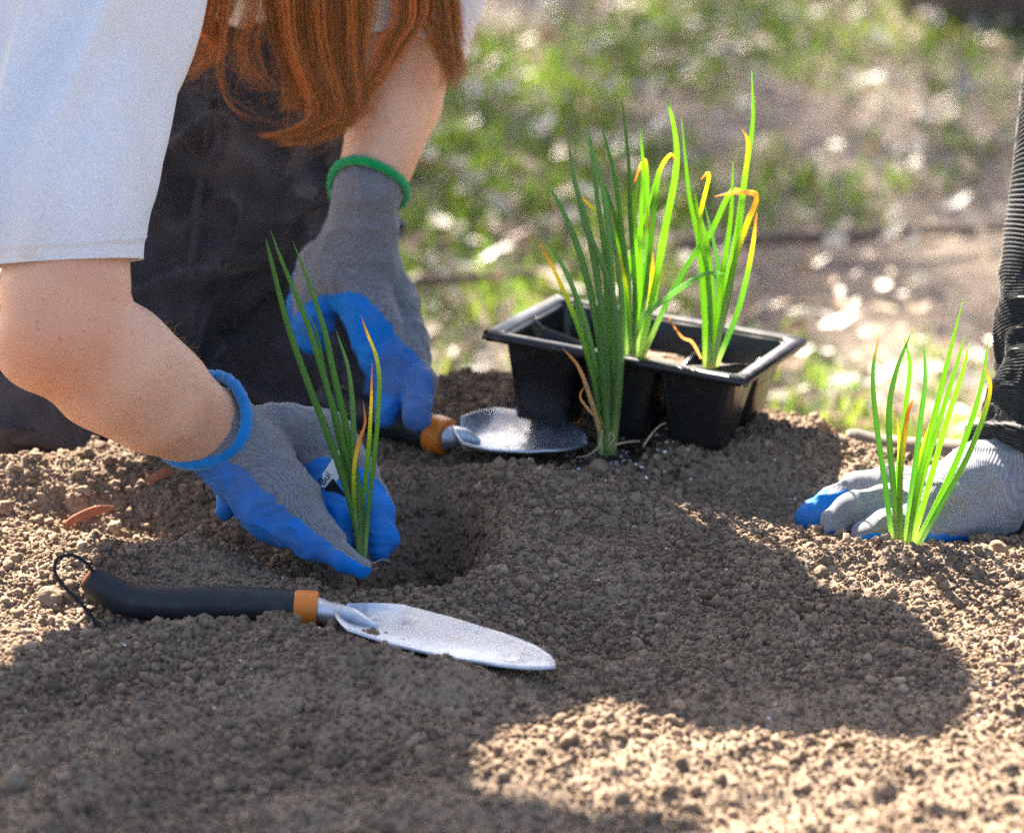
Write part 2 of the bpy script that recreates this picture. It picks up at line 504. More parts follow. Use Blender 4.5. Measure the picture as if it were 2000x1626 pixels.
def mesh_mixed(name, V, F_, smooth=True):
    """quads; a repeated last index means a triangle"""
    F_ = np.asarray(F_); tri = F_[:, 2] == F_[:, 3]
    loops = np.concatenate([F_[~tri].ravel(), F_[tri][:, :3].ravel()]).astype(np.int32)
    nq, ntr = (~tri).sum(), tri.sum()
    st = np.concatenate([np.arange(nq)*4, nq*4+np.arange(ntr)*3]).astype(np.int32)
    me = bpy.data.meshes.new(name)
    me.vertices.add(len(V)); me.vertices.foreach_set('co', np.asarray(V, np.float32).ravel())
    me.loops.add(len(loops)); me.loops.foreach_set('vertex_index', loops)
    me.polygons.add(nq+ntr); me.polygons.foreach_set('loop_start', st)
    me.update(calc_edges=True)
    me.polygons.foreach_set('use_smooth', np.full(nq+ntr, smooth, dtype=bool))
    return me
def tube(name, path, rad, m, parent, sides=10, **kw):
    V, F_ = tube_data(path, rad, sides, **kw)
    return obj(name, mesh_mixed(name, V, F_), m, parent)
def joined(parts):
    VV, FF, o = [], [], 0
    for V, F_ in parts:
        VV.append(V); FF.append(np.asarray(F_)+o); o += len(V)
    return np.vstack(VV), np.vstack(FF)

# ------------------------------------------------------------------ ground behind the bed
GZ = -.24
m = mat('ground', (.2, .15, .11), .95, .1)
c1 = ramp(m, noise_node(m, 3.2, 5), [(.3, (.17, .135, .11)), (.55, (.26, .21, .17)), (.75, (.36, .30, .24))])
c2 = ramp(m, noise_node(m, 60, 4), [(.3, (.6, .6, .6)), (.6, (1, 1, 1)), (.8, (1.25, 1.2, 1.15))])
setc(m, mixc(m, 1.0, c1, c2, 'MULTIPLY')); setn(m, bump(m, noise_node(m, 45, 5), .9, .02))
gx = np.concatenate([-np.geomspace(90, 4.05, 14), np.linspace(-4, 4, 120), np.geomspace(4.05, 90, 14)])
gy = np.concatenate([-np.geomspace(60, 3.05, 10), np.linspace(-3, 7, 150), np.geomspace(7.05, 140, 14)])
GX, GY = np.meshgrid(gx, gy)
gp = np.c_[GX.ravel(), GY.ravel(), np.zeros(GX.size)]
GZZ = GZ + vnoise(gp, 1.1, 11)*.018 + vnoise(gp, .3, 12)*.008 - .03*sstep(.4, -.3, np.abs(GY.ravel()+.4)-1.2)*(np.abs(GX.ravel()) < 2.3)
i_ = np.arange(GX.size).reshape(GX.shape)
ground = obj('ground', mesh_np('ground', np.c_[gp[:, :2], GZZ], np.c_[i_[:-1, :-1].ravel(), i_[:-1, 1:].ravel(), i_[1:, 1:].ravel(), i_[1:, :-1].ravel()]), m)
tag(ground, 'bare trodden ground with thin grass behind the bed', 'ground', kind='structure')

def leaf_mat(name, trans, rough=.5, spec=.35, gain=1.0, tint=None):
    m = mat(name, (.1, .2, .03), rough, spec)
    a = attr_node(m, 'Col')
    setc(m, a.outputs['Color'])
    add_translucent(m, mixc(m, 1.0, a.outputs['Color'], tint, 'MULTIPLY') if tint else a.outputs['Color'], trans)
    return m
M_GRASS = leaf_mat('grass', .5, .45, .4, 1, (2.2, 2.0, 1.2))
M_LITTER = leaf_mat('dry_leaf', .25, .45, .5)
# grass: tufts of blades, thick where the noise is high
def patch(x, y):
    q = np.c_[x, y, np.zeros(len(x))]
    return vnoise(q, .85, 21)*.55 + vnoise(q, .3, 22)*.45 + .34*sstep(1.1, 2.4, y) - .24*sstep(1.4, .4, y) + .10 + .15*sstep(.2, .9, x)*sstep(1.0, 1.8, y)
NT = 6800
tx = rng.normal(0, 1.0, NT*3); ty = rng.uniform(.35, 4.2, NT*3)
pk = patch(tx, ty); ok = pk > rng.uniform(-.02, .5, NT*3)
tx, ty = tx[ok][:NT], ty[ok][:NT]
nb = 7
bx = np.repeat(tx, nb)+rng.normal(0, .016, len(tx)*nb); by = np.repeat(ty, nb)+rng.normal(0, .016, len(tx)*nb)
n = len(bx)
hgt = rng.uniform(.012, .045, n); an = rng.uniform(0, 6.28, n); ln = rng.uniform(.2, 1.0, n)*hgt; wd = rng.uniform(.0015, .003, n)
b0 = np.c_[bx, by, np.full(n, GZ-.012)]
dirv = np.c_[np.cos(an), np.sin(an), np.zeros(n)]; sid = np.c_[-np.sin(an), np.cos(an), np.zeros(n)]
mid = b0+dirv*(ln*.3)[:, None]+np.c_[np.zeros(n), np.zeros(n), hgt*.65]; tip = b0+dirv*ln[:, None]+np.c_[np.zeros(n), np.zeros(n), hgt]
V = np.stack([b0-sid*wd[:, None], b0+sid*wd[:, None], mid+sid*wd[:, None]*.9, mid-sid*wd[:, None]*.9, tip], 1).reshape(-1, 3)
k5 = np.arange(n)*5
Fq = np.concatenate([np.stack([k5, k5+1, k5+2, k5+3], 1), np.stack([k5+3, k5+2, k5+4, k5+4], 1)])
me = mesh_mixed('grass', V, Fq)
gc = np.array([.075, .145, .028])[None]*(.6+.8*rng.random((n, 1)))+np.array([.07, .05, .0])[None]*rng.random((n, 1))**2
attr_c(me, 'Col', np.repeat(gc, 5, 0))
tag(obj('grass', me, M_GRASS), 'patchy short green grass growing on the ground behind', 'grass', kind='stuff')
# litter: small curled dry leaves
NL = 9000
lx = rng.normal(0, .95, NL); ly = .3+4.0*rng.random(NL)**1.1
la = rng.uniform(0, 6.28, NL); L_ = rng.uniform(.006, .020, NL); W_ = L_*rng.uniform(.3, .6, NL)
tl = rng.normal(0, .35, (NL, 2))
d0 = np.c_[np.cos(la), np.sin(la), tl[:, 0]]; s0 = np.c_[-np.sin(la), np.cos(la), tl[:, 1]]
cz = np.c_[lx, ly, np.full(NL, GZ+.008)+rng.random(NL)*.012]
curl = rng.uniform(.1, .5, NL)[:, None]*L_[:, None]*np.array([0, 0, 1.])
V = np.stack([cz-d0*L_[:, None]+curl, cz-s0*W_[:, None]+curl*.5, cz, cz+s0*W_[:, None]+curl*.5, cz+d0*L_[:, None]+curl*.7], 1).reshape(-1, 3)
k5 = np.arange(NL)*5
Fq = np.concatenate([np.stack([k5, k5+1, k5+2, k5+2], 1), np.stack([k5, k5+2, k5+3, k5+3], 1), np.stack([k5+1, k5+4, k5+2, k5+2], 1), np.stack([k5+2, k5+4, k5+3, k5+3], 1)])
me = mesh_mixed('leaf_litter', V, Fq)
pal = np.array([[.42, .33, .22], [.33, .22, .13], [.5, .44, .34], [.24, .14, .08], [.36, .34, .30]])
lc = pal[rng.integers(0, 5, NL)]*(.7+.5*rng.random((NL, 1)))
attr_c(me, 'Col', np.repeat(lc, 5, 0))
tag(obj('leaf_litter', me, M_LITTER), 'dry tan leaves and chips littering the ground', 'leaf litter', kind='stuff')
# fallen sticks
M_BARK = mat('bark', (.15, .11, .085), .9, .1)
setc(M_BARK, ramp(M_BARK, noise_node(M_BARK, 60, 5), [(.3, (.12, .09, .075)), (.7, (.28, .22, .18))]))
setn(M_BARK, bump(M_BARK, noise_node(M_BARK, 90, 5), .8, .01))
def branch(pix, r, label):
    w = [PZ(a, b, GZ+.012) for a, b in pix]
    pth = catmull(w, 24); pth[:, 2] += vnoise(pth, .08, 31)*.006
    o = obj('fallen_branch', mesh_mixed('fallen_branch', *tube_data(pth, np.linspace(r, r*.45, 24)*(1+.15*rng.random(24)), 8)), M_BARK)
    tag(o, label, 'branch')
branch([(1320, 478), (1500, 470), (1700, 462), (1880, 448), (2150, 420)], .008, 'long dry branch lying on the ground toward the black sleeve')
branch([(700, 560), (860, 552), (1000, 540), (1090, 525)], .006, 'short dry branch lying on the ground beyond the leafy tray')

# ------------------------------------------------------------------ trees (their shade dapples the ground)
M_TLEAF = leaf_mat('tree_leaf', .35)
def tree(base, height, crown, nleaf, label, r0=.12, seed=0, low=.4, keep=None, cstd=.17, lsz=(.035, .07)):
    R = np.random.default_rng(seed)
    base = np.asarray(base, float)
    t = thing('tree', label, 'tree', base, 'trees shading the ground')
    top = base+np.array([R.normal(0, .2), R.normal(0, .2), height])
    ctr = catmull([base-np.array([0, 0, .1]), base+np.array([.05, .0, height*.3]), base+(top-base)*.65+R.normal(0, .1, 3), top], 20)
    rr = np.linspace(r0, r0*.15, 20); rr[:3] *= np.array([1.5, 1.2, 1.05])
    parts = [tube_data(ctr, rr, 10)]
    tips = []
    for k in range(16):
        s_ = ctr[int(20*low+k*(19-20*low)/16)]
        a = R.uniform(0, 6.28); e = np.array([math.cos(a)*crown[0]*.8, math.sin(a)*crown[1]*.8, R.uniform(-.1, .5)*crown[2]])*R.uniform(.5, 1)
        pth = catmull([s_, s_+e*.5+R.normal(0, .12, 3), s_+e], 10)
        parts.append(tube_data(pth, np.linspace(r0*.35, r0*.05, 10), 6)); tips += list(pth[3:])
    V, F_ = joined(parts); obj('trunk', mesh_mixed('trunk', V, F_), M_BARK, t)
    tips = np.array(tips)
    c = tips[R.integers(0, len(tips), nleaf//45)]+R.normal(0, 1, (nleaf//45, 3))*np.array(crown)*.22
    q = np.repeat(c, 45, 0); q = q+R.normal(0, cstd, q.shape)
    f = (q[:, 2]-GZ)/math.tan(SUN_EL)                        # crown shaped for the sun: leaves that would shade the bed are dropped
    sx_, sy_ = q[:, 0]+SUN_TR[0]*f, q[:, 1]+SUN_TR[1]*f
    q = q[~((np.abs(sx_) < 1.0) & (np.abs(sy_+.25) < .95))] if keep is None else q[keep(q)]
    n = len(q); a = R.normal(0, 1, (n, 3)); a /= np.linalg.norm(a, axis=1)[:, None]; b = np.cross(a, R.normal(0, 1, (n, 3))); b /= np.linalg.norm(b, axis=1)[:, None]
    L_ = R.uniform(*lsz, n)[:, None]
    V = np.stack([q-a*L_, q+b*L_*.5, q+a*L_, q-b*L_*.5], 1).reshape(-1, 3)
    k4 = np.arange(n)*4
    me = mesh_np('crown', V, np.stack([k4, k4+1, k4+2, k4+3], 1), False)
    attr_c(me, 'Col', np.repeat(np.array([.05, .1, .02])[None]*(.6+.8*R.random((n, 1))), 4, 0))
    obj('crown', me, M_TLEAF, t)
tree((.63, 2.42, GZ), 9.5, (1.6, 1.6, 1.4), 5000, 'dark trunk of a leafy tree standing on the shaded ground behind', .10, 5, .72)
tree((-2.9, 8.8, GZ), 7.4, (2.2, 2.2, 1.8), 5200, 'leafy tree out of view whose crown dapples the ground behind', .16, 6)
tree((-1.2, 11.8, GZ), 8.4, (2.6, 2.4, 2.2), 5200, 'farther leafy tree out of view beyond the grass', .16, 8)
tree((-3.3, 12.3, GZ), 8.6, (2.4, 2.0, 2.0), 15000, 'dense tree out of view that darkens the far ground', .16, 9)
def shades_near_soil(q):  # keeps only leaves whose shadow lands on the nearest soil
    f0 = q[:, 2]/math.tan(SUN_EL); ax, ay = q[:, 0]+SUN_TR[0]*f0, q[:, 1]+SUN_TR[1]*f0
    return (ay < -.605-.5*ax) & (q[:, 2] > .8) & (ax < .17)
tree((-.80, .85, GZ), 1.75, (.62, .5, .35), 26000, 'unseen leafy sapling added to shade the near soil', .018, 14, .66, shades_near_soil, .07, (.018, .034))  # added out of view, only to cast shade along the near soil

# ------------------------------------------------------------------ cloth, skin, glove materials
def fabric(name, col, scale, var=.25, rough=.85, sheen=.2, bstr=.35, bdist=.0006):
    m = mat(name, col, rough, .15, 0, sheen)
    lo = tuple(c*(1-var) for c in col); hi = tuple(min(1, c*(1+var)) for c in col)
    c = ramp(m, noise_node(m, 35, 4), [(.3, lo), (.7, hi)])
    c = mixc(m, 1.0, c, ramp(m, noise_node(m, scale, 2), [(.3, (.86, .86, .86)), (.7, (1.08, 1.08, 1.08))]), 'MULTIPLY')
    setc(m, c); setn(m, bump(m, noise_node(m, scale, 2), bstr, bdist))
    return m
M_TEE = fabric('white_cotton', (.80, .80, .81), 700, .03, .9, .1, .06, .0004)
add_translucent(M_TEE, (.8, .78, .76), .15)
M_PANTS = fabric('charcoal_canvas', (.055, .051, .058), 1200, .4, .75, .3, .3, .0004)
M_PANTS2 = fabric('grey_denim', (.06, .06, .07), 1200, .2)
M_KNIT_BLACK = fabric('black_rib_knit', (.020, .021, .025), 900, .2, .6, .45)
M_BLUEBAND = fabric('blue_cuff_yarn', (.005, .20, .55), 1400, .3, .85, .4, .9, .0012)
M_GREENBAND = fabric('green_cuff_yarn', (.004, .34, .09), 1400, .3, .85, .4, .9, .0012)
m = M_SKIN = mat('skin', (.66, .40, .29), .5, .3)
c = ramp(m, noise_node(m, 18, 3), [(.3, (.66, .34, .21)), (.5, (.73, .42, .27)), (.75, (.77, .47, .32))])
c = mixc(m, 1.0, c, ramp(m, noise_node(m, 700, 2), [(.3, (.93, .92, .91)), (.7, (1.04, 1.03, 1.03))]), 'MULTIPLY')
red = attr_node(m, 'red').outputs['Fac']
setc(m, mixc(m, math_node(m, 'MULTIPLY', red, .45), c, (.66, .25, .13)))
b = m.node_tree.nodes['Principled BSDF']
b.inputs['Subsurface Weight'].default_value = .25; b.inputs['Subsurface Radius'].default_value = (.012, .005, .003); b.inputs['Subsurface Scale'].default_value = .6
fr = ramp(m, noise_node(m, 260, 2), [(.66, (1, 1, 1)), (.72, (.78, .68, .6))])
setc(m, mixc(m, 1.0, mixc(m, math_node(m, 'MULTIPLY', red, .45), c, (.66, .25, .13)), fr, 'MULTIPLY'))
setn(m, bump(m, noise_node(m, 120, 4), .35, .0012, bump(m, noise_node(m, 900, 3), .35, .0006)))
def glove_material(name, knit, blue):
    m = mat(name, knit, .85, .15, 0, .35)
    dip = attr_node(m, 'dip').outputs['Fac']; u = attr_node(m, 'u').outputs['Fac']; v = attr_node(m, 'v').outputs['Fac']
    nz = noise_node(m, 260, 3)
    d = math_node(m, 'ADD', dip, math_node(m, 'MULTIPLY_ADD', nz, .5, -.25))
    d = math_node(m, 'GREATER_THAN', d, 0.0)
    w = noise_node(m, 120, 2)
    uu = math_node(m, 'ADD', math_node(m, 'MULTIPLY', u, 2*math.pi/.0019), math_node(m, 'MULTIPLY', w, 1.6))
    rib = math_node(m, 'MULTIPLY_ADD', math_node(m, 'SINE', uu), .5, .5)
    st = math_node(m, 'MULTIPLY_ADD', math_node(m, 'SINE', math_node(m, 'ADD', math_node(m, 'MULTIPLY', v, 2*math.pi/.0013), math_node(m, 'MULTIPLY', rib, 2.5))), .5, .5)
    hk = math_node(m, 'ADD', math_node(m, 'MULTIPLY', rib, .75), math_node(m, 'MULTIPLY', st, .25))
    kc = ramp(m, hk, [(0, tuple(c*.74 for c in knit)), (.55, knit), (1, tuple(c*1.1 for c in knit))])
    kc = mixc(m, 1.0, kc, ramp(m, noise_node(m, 1100, 2), [(.3, (.55, .55, .57)), (.7, (1.32, 1.32, 1.32))]), 'MULTIPLY')
    dirt = ramp(m, noise_node(m, 40, 4), [(.52, (0, 0, 0)), (.72, (1, 1, 1))])
    kc = mixc(m, math_node(m, 'MULTIPLY', dirt, .35), kc, (.17, .125, .09))
    bc = ramp(m, noise_node(m, 45, 3), [(.3, tuple(c*.8 for c in blue)), (.7, tuple(c*1.12 for c in blue))])
    dust = ramp(m, noise_node(m, 28, 5), [(.45, (0, 0, 0)), (.75, (1, 1, 1))])
    soiled = attr_node(m, 'soiled').outputs['Fac']
    dfac = math_node(m, 'MINIMUM', math_node(m, 'ADD', math_node(m, 'MULTIPLY', dust, .45), math_node(m, 'MULTIPLY', soiled, math_node(m, 'MULTIPLY', nz, 1.5))), .85)
    bc = mixc(m, dfac, bc, (.14, .12, .115))
    setc(m, mixc(m, d, kc, bc))
    hh = n_mix(m, d, hk, math_node(m, 'MULTIPLY', noise_node(m, 1300, 2), .8))
    setn(m, bump(m, hh, .55, .0008))
    r_ = m.node_tree.nodes['Principled BSDF'].inputs['Roughness']
    m.node_tree.links.new(math_node(m, 'MULTIPLY_ADD', d, -.18, .85), r_)
    m.node_tree.links.new(math_node(m, 'MULTIPLY_ADD', d, -.35, .4), m.node_tree.nodes['Principled BSDF'].inputs['Sheen Weight'])
    return m
def n_mix(m, fac, a, b):
    n, l = nt(m); k = n.new('ShaderNodeMix'); k.data_type = 'FLOAT'
    l.new(fac, k.inputs[0]); l.new(a, k.inputs[2]); l.new(b, k.inputs[3]); return k.outputs[0]
M_GLOVE = glove_material('glove_knit', (.19, .195, .215), (.004, .165, .55))
M_GLOVE2 = glove_material('glove_knit_pale', (.25, .26, .285), (.004, .165, .55))

def glove(parent, chains, material, h=.0014, k=.0036, disp_amp=.0015, label=None, ells=()):
    """chains: (points (px,py,y,r px), palm-side direction, dip level at root, dip level at tip, soil at tip)"""
    s = SDF(k); meta = []
    for pts_, pal, t0, t1, so in chains:
        a0 = len(s.p); s.chain(pts_)
        nseg = len(s.p)-a0
        for q in range(nseg): meta.append((np.asarray(pal, float)/np.linalg.norm(pal), t0, t1, q/nseg, (q+1)/nseg, so))
    def disp(V, N_):
        return vnoise(V, .015, 41)*disp_amp*.8 + ((1-np.abs(vnoise(V, .017, 43)))**5-.2)*.0016 + ((1-np.abs(vnoise(V*np.array([.6, 1, 1.4]), .011, 44)))**6-.15)*.0010
    me, V, N_ = sdf_mesh('glove', s, h, disp)
    # blend the bones' own coordinates with weights by distance, so that bands run on across joints
    D = np.stack([s.one(q, V) for q in s.p], 1)
    W = np.exp(-np.clip(D-D.min(1)[:, None], 0, .1)/.007); W /= W.sum(1)[:, None]
    dip = np.zeros(len(V)); u = np.zeros(len(V)); v = np.zeros(len(V)); soil = np.zeros(len(V))
    for i, (q, (pal, t0, t1, f0, f1, so)) in enumerate(zip(s.p, meta)):
        _, a, b, ra, rb, _k = q
        d = b-a; L = np.linalg.norm(d); d = d/L
        t = np.clip(((V-a)@d)/L, -.3, 1.3); tc = np.clip(t, 0, 1)
        o_ = V-a-(tc*L)[:, None]*d
        r = ra+(rb-ra)*tc
        pl = pal-d*(pal@d); pl /= np.linalg.norm(pl)+1e-9
        lat = np.cross(d, pl)
        f = f0+(f1-f0)*t
        dip += W[:, i]*((o_@pl)/r - (t0+(t1-t0)*np.clip(f, 0, 1.2)**1.5)); u += W[:, i]*((V)@lat); v += W[:, i]*((V)@d)
        soil += W[:, i]*abs(so)*(sstep(.7, 1.0, f) if so >= 0 else sstep(.5, .0, f))
    attr_f(me, 'dip', dip); attr_f(me, 'u', u); attr_f(me, 'v', v); attr_f(me, 'soiled', soil)
    o = obj('glove', me, material, parent)
    if label: o['label'] = label
    return o
def ring(name, c, axis, r, w, m, parent, flat=1.0, up=None, wob=.0006, twist=0.0):
    axis = np.asarray(axis, float)/np.linalg.norm(axis)
    u_ = np.cross(axis, [0, 0, 1.] if up is None else up); u_ /= np.linalg.norm(u_); v_ = np.cross(axis, u_)
    n = 72; a = np.linspace(0, 2*np.pi, n, endpoint=False)
    rr = r*(1+.03*np.sin(3*a+1))
    pth = c+rr[:, None]*(np.cos(a)[:, None]*u_+flat*np.sin(a)[:, None]*v_)+axis*(wob*np.sin(2*a+.5)*3)[:, None]
    sides = 10; b_ = np.linspace(0, 2*np.pi, sides, endpoint=False)
    rad = pth-c; rad -= axis*(rad@axis)[:, None]; rad /= np.linalg.norm(rad, axis=1)[:, None]
    bumpy = 1+.10*np.sin(a*26)[:, None, None]
    V = pth[:, None]+w*bumpy*(np.cos(b_)[None, :, None]*rad[:, None]+1.25*np.sin(b_)[None, :, None]*axis)
    i = np.arange(n)[:, None]; j = np.arange(sides)[None]
    F_ = np.stack([i*sides+j, ((i+1) % n)*sides+j, ((i+1) % n)*sides+(j+1) % sides, i*sides+(j+1) % sides], -1).reshape(-1, 4)
    return obj(name, mesh_np(name, V.reshape(-1, 3), F_), m, parent)
def loft(name, path, rad, m, parent, sides=64, rows=None, flat=1.0, disp=None, thick=.0015, axis2=None):
    """open cloth tube along a path; disp(t, angle) moves it outwards"""
    rows = rows or 60
    pth = catmull(path, rows); tt = np.linspace(0, 1, rows)
    r = np.interp(tt, np.linspace(0, 1, len(rad)), rad)
    T, N_, B_ = frames(pth)
    a = np.linspace(0, 2*np.pi, sides, endpoint=False)
    R = np.tile(r[:, None], (1, sides))
    if disp is not None: R = R+disp(tt[:, None], a[None, :])
    V = pth[:, None]+R[..., None]*(np.cos(a)[None, :, None]*N_[:, None]*flat+np.sin(a)[None, :, None]*B_[:, None])
    i = np.arange(rows-1)[:, None]; j = np.arange(sides)[None]
    F_ = np.stack([i*sides+j, i*sides+(j+1) % sides, (i+1)*sides+(j+1) % sides, (i+1)*sides+j], -1).reshape(-1, 4)
    o = obj(name, mesh_np(name, V.reshape(-1, 3), F_), m, parent)
    if thick:
        md = o.modifiers.new('thickness', 'SOLIDIFY'); md.thickness = thick; md.offset = -1
    return o

# ------------------------------------------------------------------ person planting (white tee)
knee_y = .12
p1 = thing('person', 'kneeling person in white tee and charcoal trousers with long auburn hair, planting a seedling', 'person', (P(350, 900, .2)[0], .2, GZ))
SHR = np.array([-.285, -.12, .345]); SHL = np.array([-.03, .10, .46]); HIP = np.array([-.25, .38, .17]); HEAD = np.array([-.09, .10, .40])
CH = np.array([-.335, -.02, .46]); SM = np.array([-.20, .035, .37]); TMID = np.array([-.245, .245, .335])
arm_r = [(125, 200, -.205, 122), (132, 430, -.255, 124), (128, 560, -.276, 131), (130, 645, -.285, 124)]
fore_r = [(130, 645, -.285, 122), (215, 712, -.272, 134), (300, 775, -.255, 115), (400, 832, -.236, 86), (450, 870, -.236, 62), (520, 930, -.245, 46)]
fore_l = [(790, 60, .062, 96), (774, 200, .040, 90), (736, 320, .014, 68), (712, 430, .0, 54), (695, 500, .0, 46)]
s = SDF(.02)
s.chain(arm_r, .003); s.chain(fore_r, .003); s.chain(fore_l, .003)
s.cone(SHR, P(125, 200, -.205), .046, .034, .004).cone(SHL, P(790, 60, .062), .046, .0305, .004)
ehl = P(58, 690, -.283); s.cone(ehl, P(100, 660, -.283), .018, .026, .018)      # point of the elbow
s.cone(SHR, CH, .042, .06, .02).cone(SHR, SM, .042, .034, .02).cone(SHL, SM, .042, .034, .02).cone(SM, CH, .034, .06, .02).cone(CH, TMID, .07, .072, .03).cone(TMID, HIP, .072, .09, .03)
NECK0 = SM+np.array([.02, .03, .0]); s.cone(NECK0, HEAD+np.array([0, .03, 0]), .036, .042, .012)
s.ell(HEAD+np.array([0, 0, .02]), np.array([.075, .092, .098]), None, .03)
s.cone(HEAD+np.array([.0, -.06, -.045]), HEAD+np.array([0, -.075, -.075]), .045, .028, .03)   # jaw and chin
s.cone(HEAD+np.array([0, -.09, .01]), HEAD+np.array([0, -.108, -.018]), .008, .014, .012)     # nose
for sg in (-1, 1):
    s.cone(HEAD+np.array([sg*.076, .0, .02]), HEAD+np.array([sg*.08, .008, -.015]), .013, .010, .008)   # ears
    s.cone(HEAD+np.array([sg*.018, -.085, .028]), HEAD+np.array([sg*.048, -.075, .03]), .012, .010, .012)  # brow
s.cone(HEAD+np.array([-.018, -.088, -.045]), HEAD+np.array([.018, -.088, -.045]), .010, .010, .010)   # lips
me, V, N_ = sdf_mesh('body', s, .0042, lambda V, N_: vnoise(V, .055, 51)*.0022+vnoise(V, .02, 52)*.0007)
red = np.exp(-((V-P(85, 690, -.32))**2).sum(1)/(2*.022**2)) + .45*np.exp(-((V-P(170, 690, -.31))**2).sum(1)/(2*.03**2))
attr_f(me, 'red', np.clip(red, 0, 1))
obj('body', me, M_SKIN, p1)
# trousers
pt = SDF(.035)
pt.cone(HIP, HIP+np.array([.02, -.04, .0]), .118, .115)
pt.chain([(470, 60, .33, 330), (465, 230, .26, 228), (420, 420, .16, 170), (330, 560, .10, 110)], .02)          # near thigh
pt.chain([(260, 420, .13, 150), (180, 640, .11, 215), (60, 860, .09, 250), (-160, 980, .10, 240)], .02)         # folded near leg with the pocket
pt.chain([(520, 130, .34, 240), (540, 400, .26, 205), (560, 620, .19, 190), (590, 800, .15, 165)], .02)          # far thigh down to its knee
kn = P(590, 800, .15)
pt.cone(kn, np.array([kn[0]-.02, kn[1]+.05, GZ+.07]), .055, .065); pt.cone(np.array([kn[0]-.02, kn[1]+.05, GZ+.07]), np.array([kn[0]-.12, kn[1]+.38, GZ+.06]), .062, .05)
k2 = P(-160, 980, .10)
pt.cone(k2, np.array([k2[0]+.02, k2[1]+.05, GZ+.07]), .07, .065); pt.cone(np.array([k2[0]+.02, k2[1]+.05, GZ+.07]), np.array([k2[0]+.06, k2[1]+.40, GZ+.06]), .062, .05)
def creases(V, N_):
    q = V@np.array([[.8, .1, .5], [.0, 1, 0], [-.6, 0, .8]])
    a = 1-np.abs(vnoise(q*np.array([1, 1, .35]), .035, 61)); b = 1-np.abs(vnoise(V*np.array([.5, 1, 1.2]), .05, 62))
    return .018*(a**7-.22)+.020*(b**7-.22)+vnoise(V, .09, 63)*.008
me, V, N_ = sdf_mesh('trousers', pt, .005, creases)
tr = obj('trousers', me, M_PANTS, p1)
FT = SDF(.015)
for kk, dx, dy in ((kn, -.12, .38), (k2, .06, .40)):
    a = np.array([kk[0]+dx, kk[1]+dy, GZ+.06]); FT.cone(a, a+np.array([0, .09, -.01]), .042, .04); FT.cone(a+np.array([0, .09, -.01]), a+np.array([0, .12, .06]), .03, .03)
sh1 = SDF(.012); sh1.p = FT.p[:2]; obj('shoe', sdf_mesh('shoe', sh1, .005)[0], M_PANTS2, p1)
sh1 = SDF(.012); sh1.p = FT.p[2:]; obj('shoe', sdf_mesh('shoe', sh1, .005)[0], M_PANTS2, p1)
def on_surface(fn, px, py, y0=-.12, y1=.5, off=0.0):
    ys_ = np.linspace(y0, y1, 500); pp = np.stack([P(px, py, q) for q in ys_]); d = fn(pp)
    i = np.argmax(d < off); return pp[i] if (d < off).any() else pp[-1]
def pants_fn(X): return pt(X)
def seam(name, pix, r, m, parent, n=30, off=.003):
    w = catmull(np.array([on_surface(pants_fn, a, b, off=off) for a, b in pix]), n)
    return tube(name, w, r, m, parent, 6)
seam('side_seam', [(405, 150), (408, 220), (400, 300), (385, 400), (378, 470), (372, 520)], .0022, M_PANTS, tr)
def flap(name, pix, nu, nv, m, parent, off=.0035, thick=.002):
    """patch of cloth following the trousers inside a pixel quad"""
    a, b, c, d = [np.array(q, float) for q in pix]
    V = []
    for j in range(nv):
        for i in range(nu):
            u_, v_ = i/(nu-1), j/(nv-1)
            q = a*(1-u_)*(1-v_)+b*u_*(1-v_)+c*u_*v_+d*(1-u_)*v_
            V.append(on_surface(pants_fn, q[0], q[1], off=off))
    idx_ = np.arange(nu*nv).reshape(nv, nu)
    F_ = np.c_[idx_[:-1, :-1].ravel(), idx_[1:, :-1].ravel(), idx_[1:, 1:].ravel(), idx_[:-1, 1:].ravel()]
    o = obj(name, mesh_np(name, np.array(V), F_), m, parent)
    md = o.modifiers.new('thickness', 'SOLIDIFY'); md.thickness = thick; md.offset = 1
    return o
pk = flap('pocket', [(-60, 715), (215, 770), (185, 890), (-60, 850)], 18, 10, M_PANTS, tr, .008)
pk['label'] = 'cargo pocket on the trouser leg'
# tee shirt: body and two sleeves
ts = SDF(.05)
ts.cone(SHR, CH, .062, .090).cone(SHR, SM, .055, .05).cone(SHL, SM, .062, .05).cone(SM, CH, .05, .09).cone(SM, np.array([-.17, .22, .265]), .05, .068).cone(np.array([-.17, .22, .265]), HIP+np.array([0, -.02, .02]), .068, .11).cone(CH, TMID, .090, .096).cone(TMID, HIP+np.array([0, -.02, .0]), .092, .125)
tc = np.linalg.norm(HIP-CH); td = (HIP-CH)/tc
def tee_fn(X):
    d = ts(X)
    cut = .236+.12*(X[:, 1]-.27)-X[:, 2]        # hem
    return np.maximum(d, cut)
def folds(V, N_):
    a = 1-np.abs(vnoise(V*np.array([1, .6, .5]), .05, 71)); return .007*(a**3-.4)+vnoise(V, .12, 72)*.006
me, V, N_ = sdf_mesh('shirt', ts, .006, folds, tee_fn)
tee = obj('shirt', me, M_TEE, p1)
def sleeve_disp_r(t, a):
    f = 0
    for (a0, sl, w, am) in ((3.3, 1.3, .16, .0055), (3.95, 1.15, .13, .005), (4.5, .95, .14, .0055), (2.7, 1.4, .2, .004), (5.1, .6, .15, .0045), (1.2, -.6, .3, .004), (.2, .5, .3, .004)):
        d = (a-(a0+sl*(t-.5))+np.pi) % (2*np.pi)-np.pi
        f = f+am*np.exp(-(d/w)**2)*np.sin(np.clip(t*1.02, 0, 1)*np.pi)**.6
    hem = .0004*((t > .925) & (t < .94))
    return f*2.2-.003-.0008*(t > .93)+hem
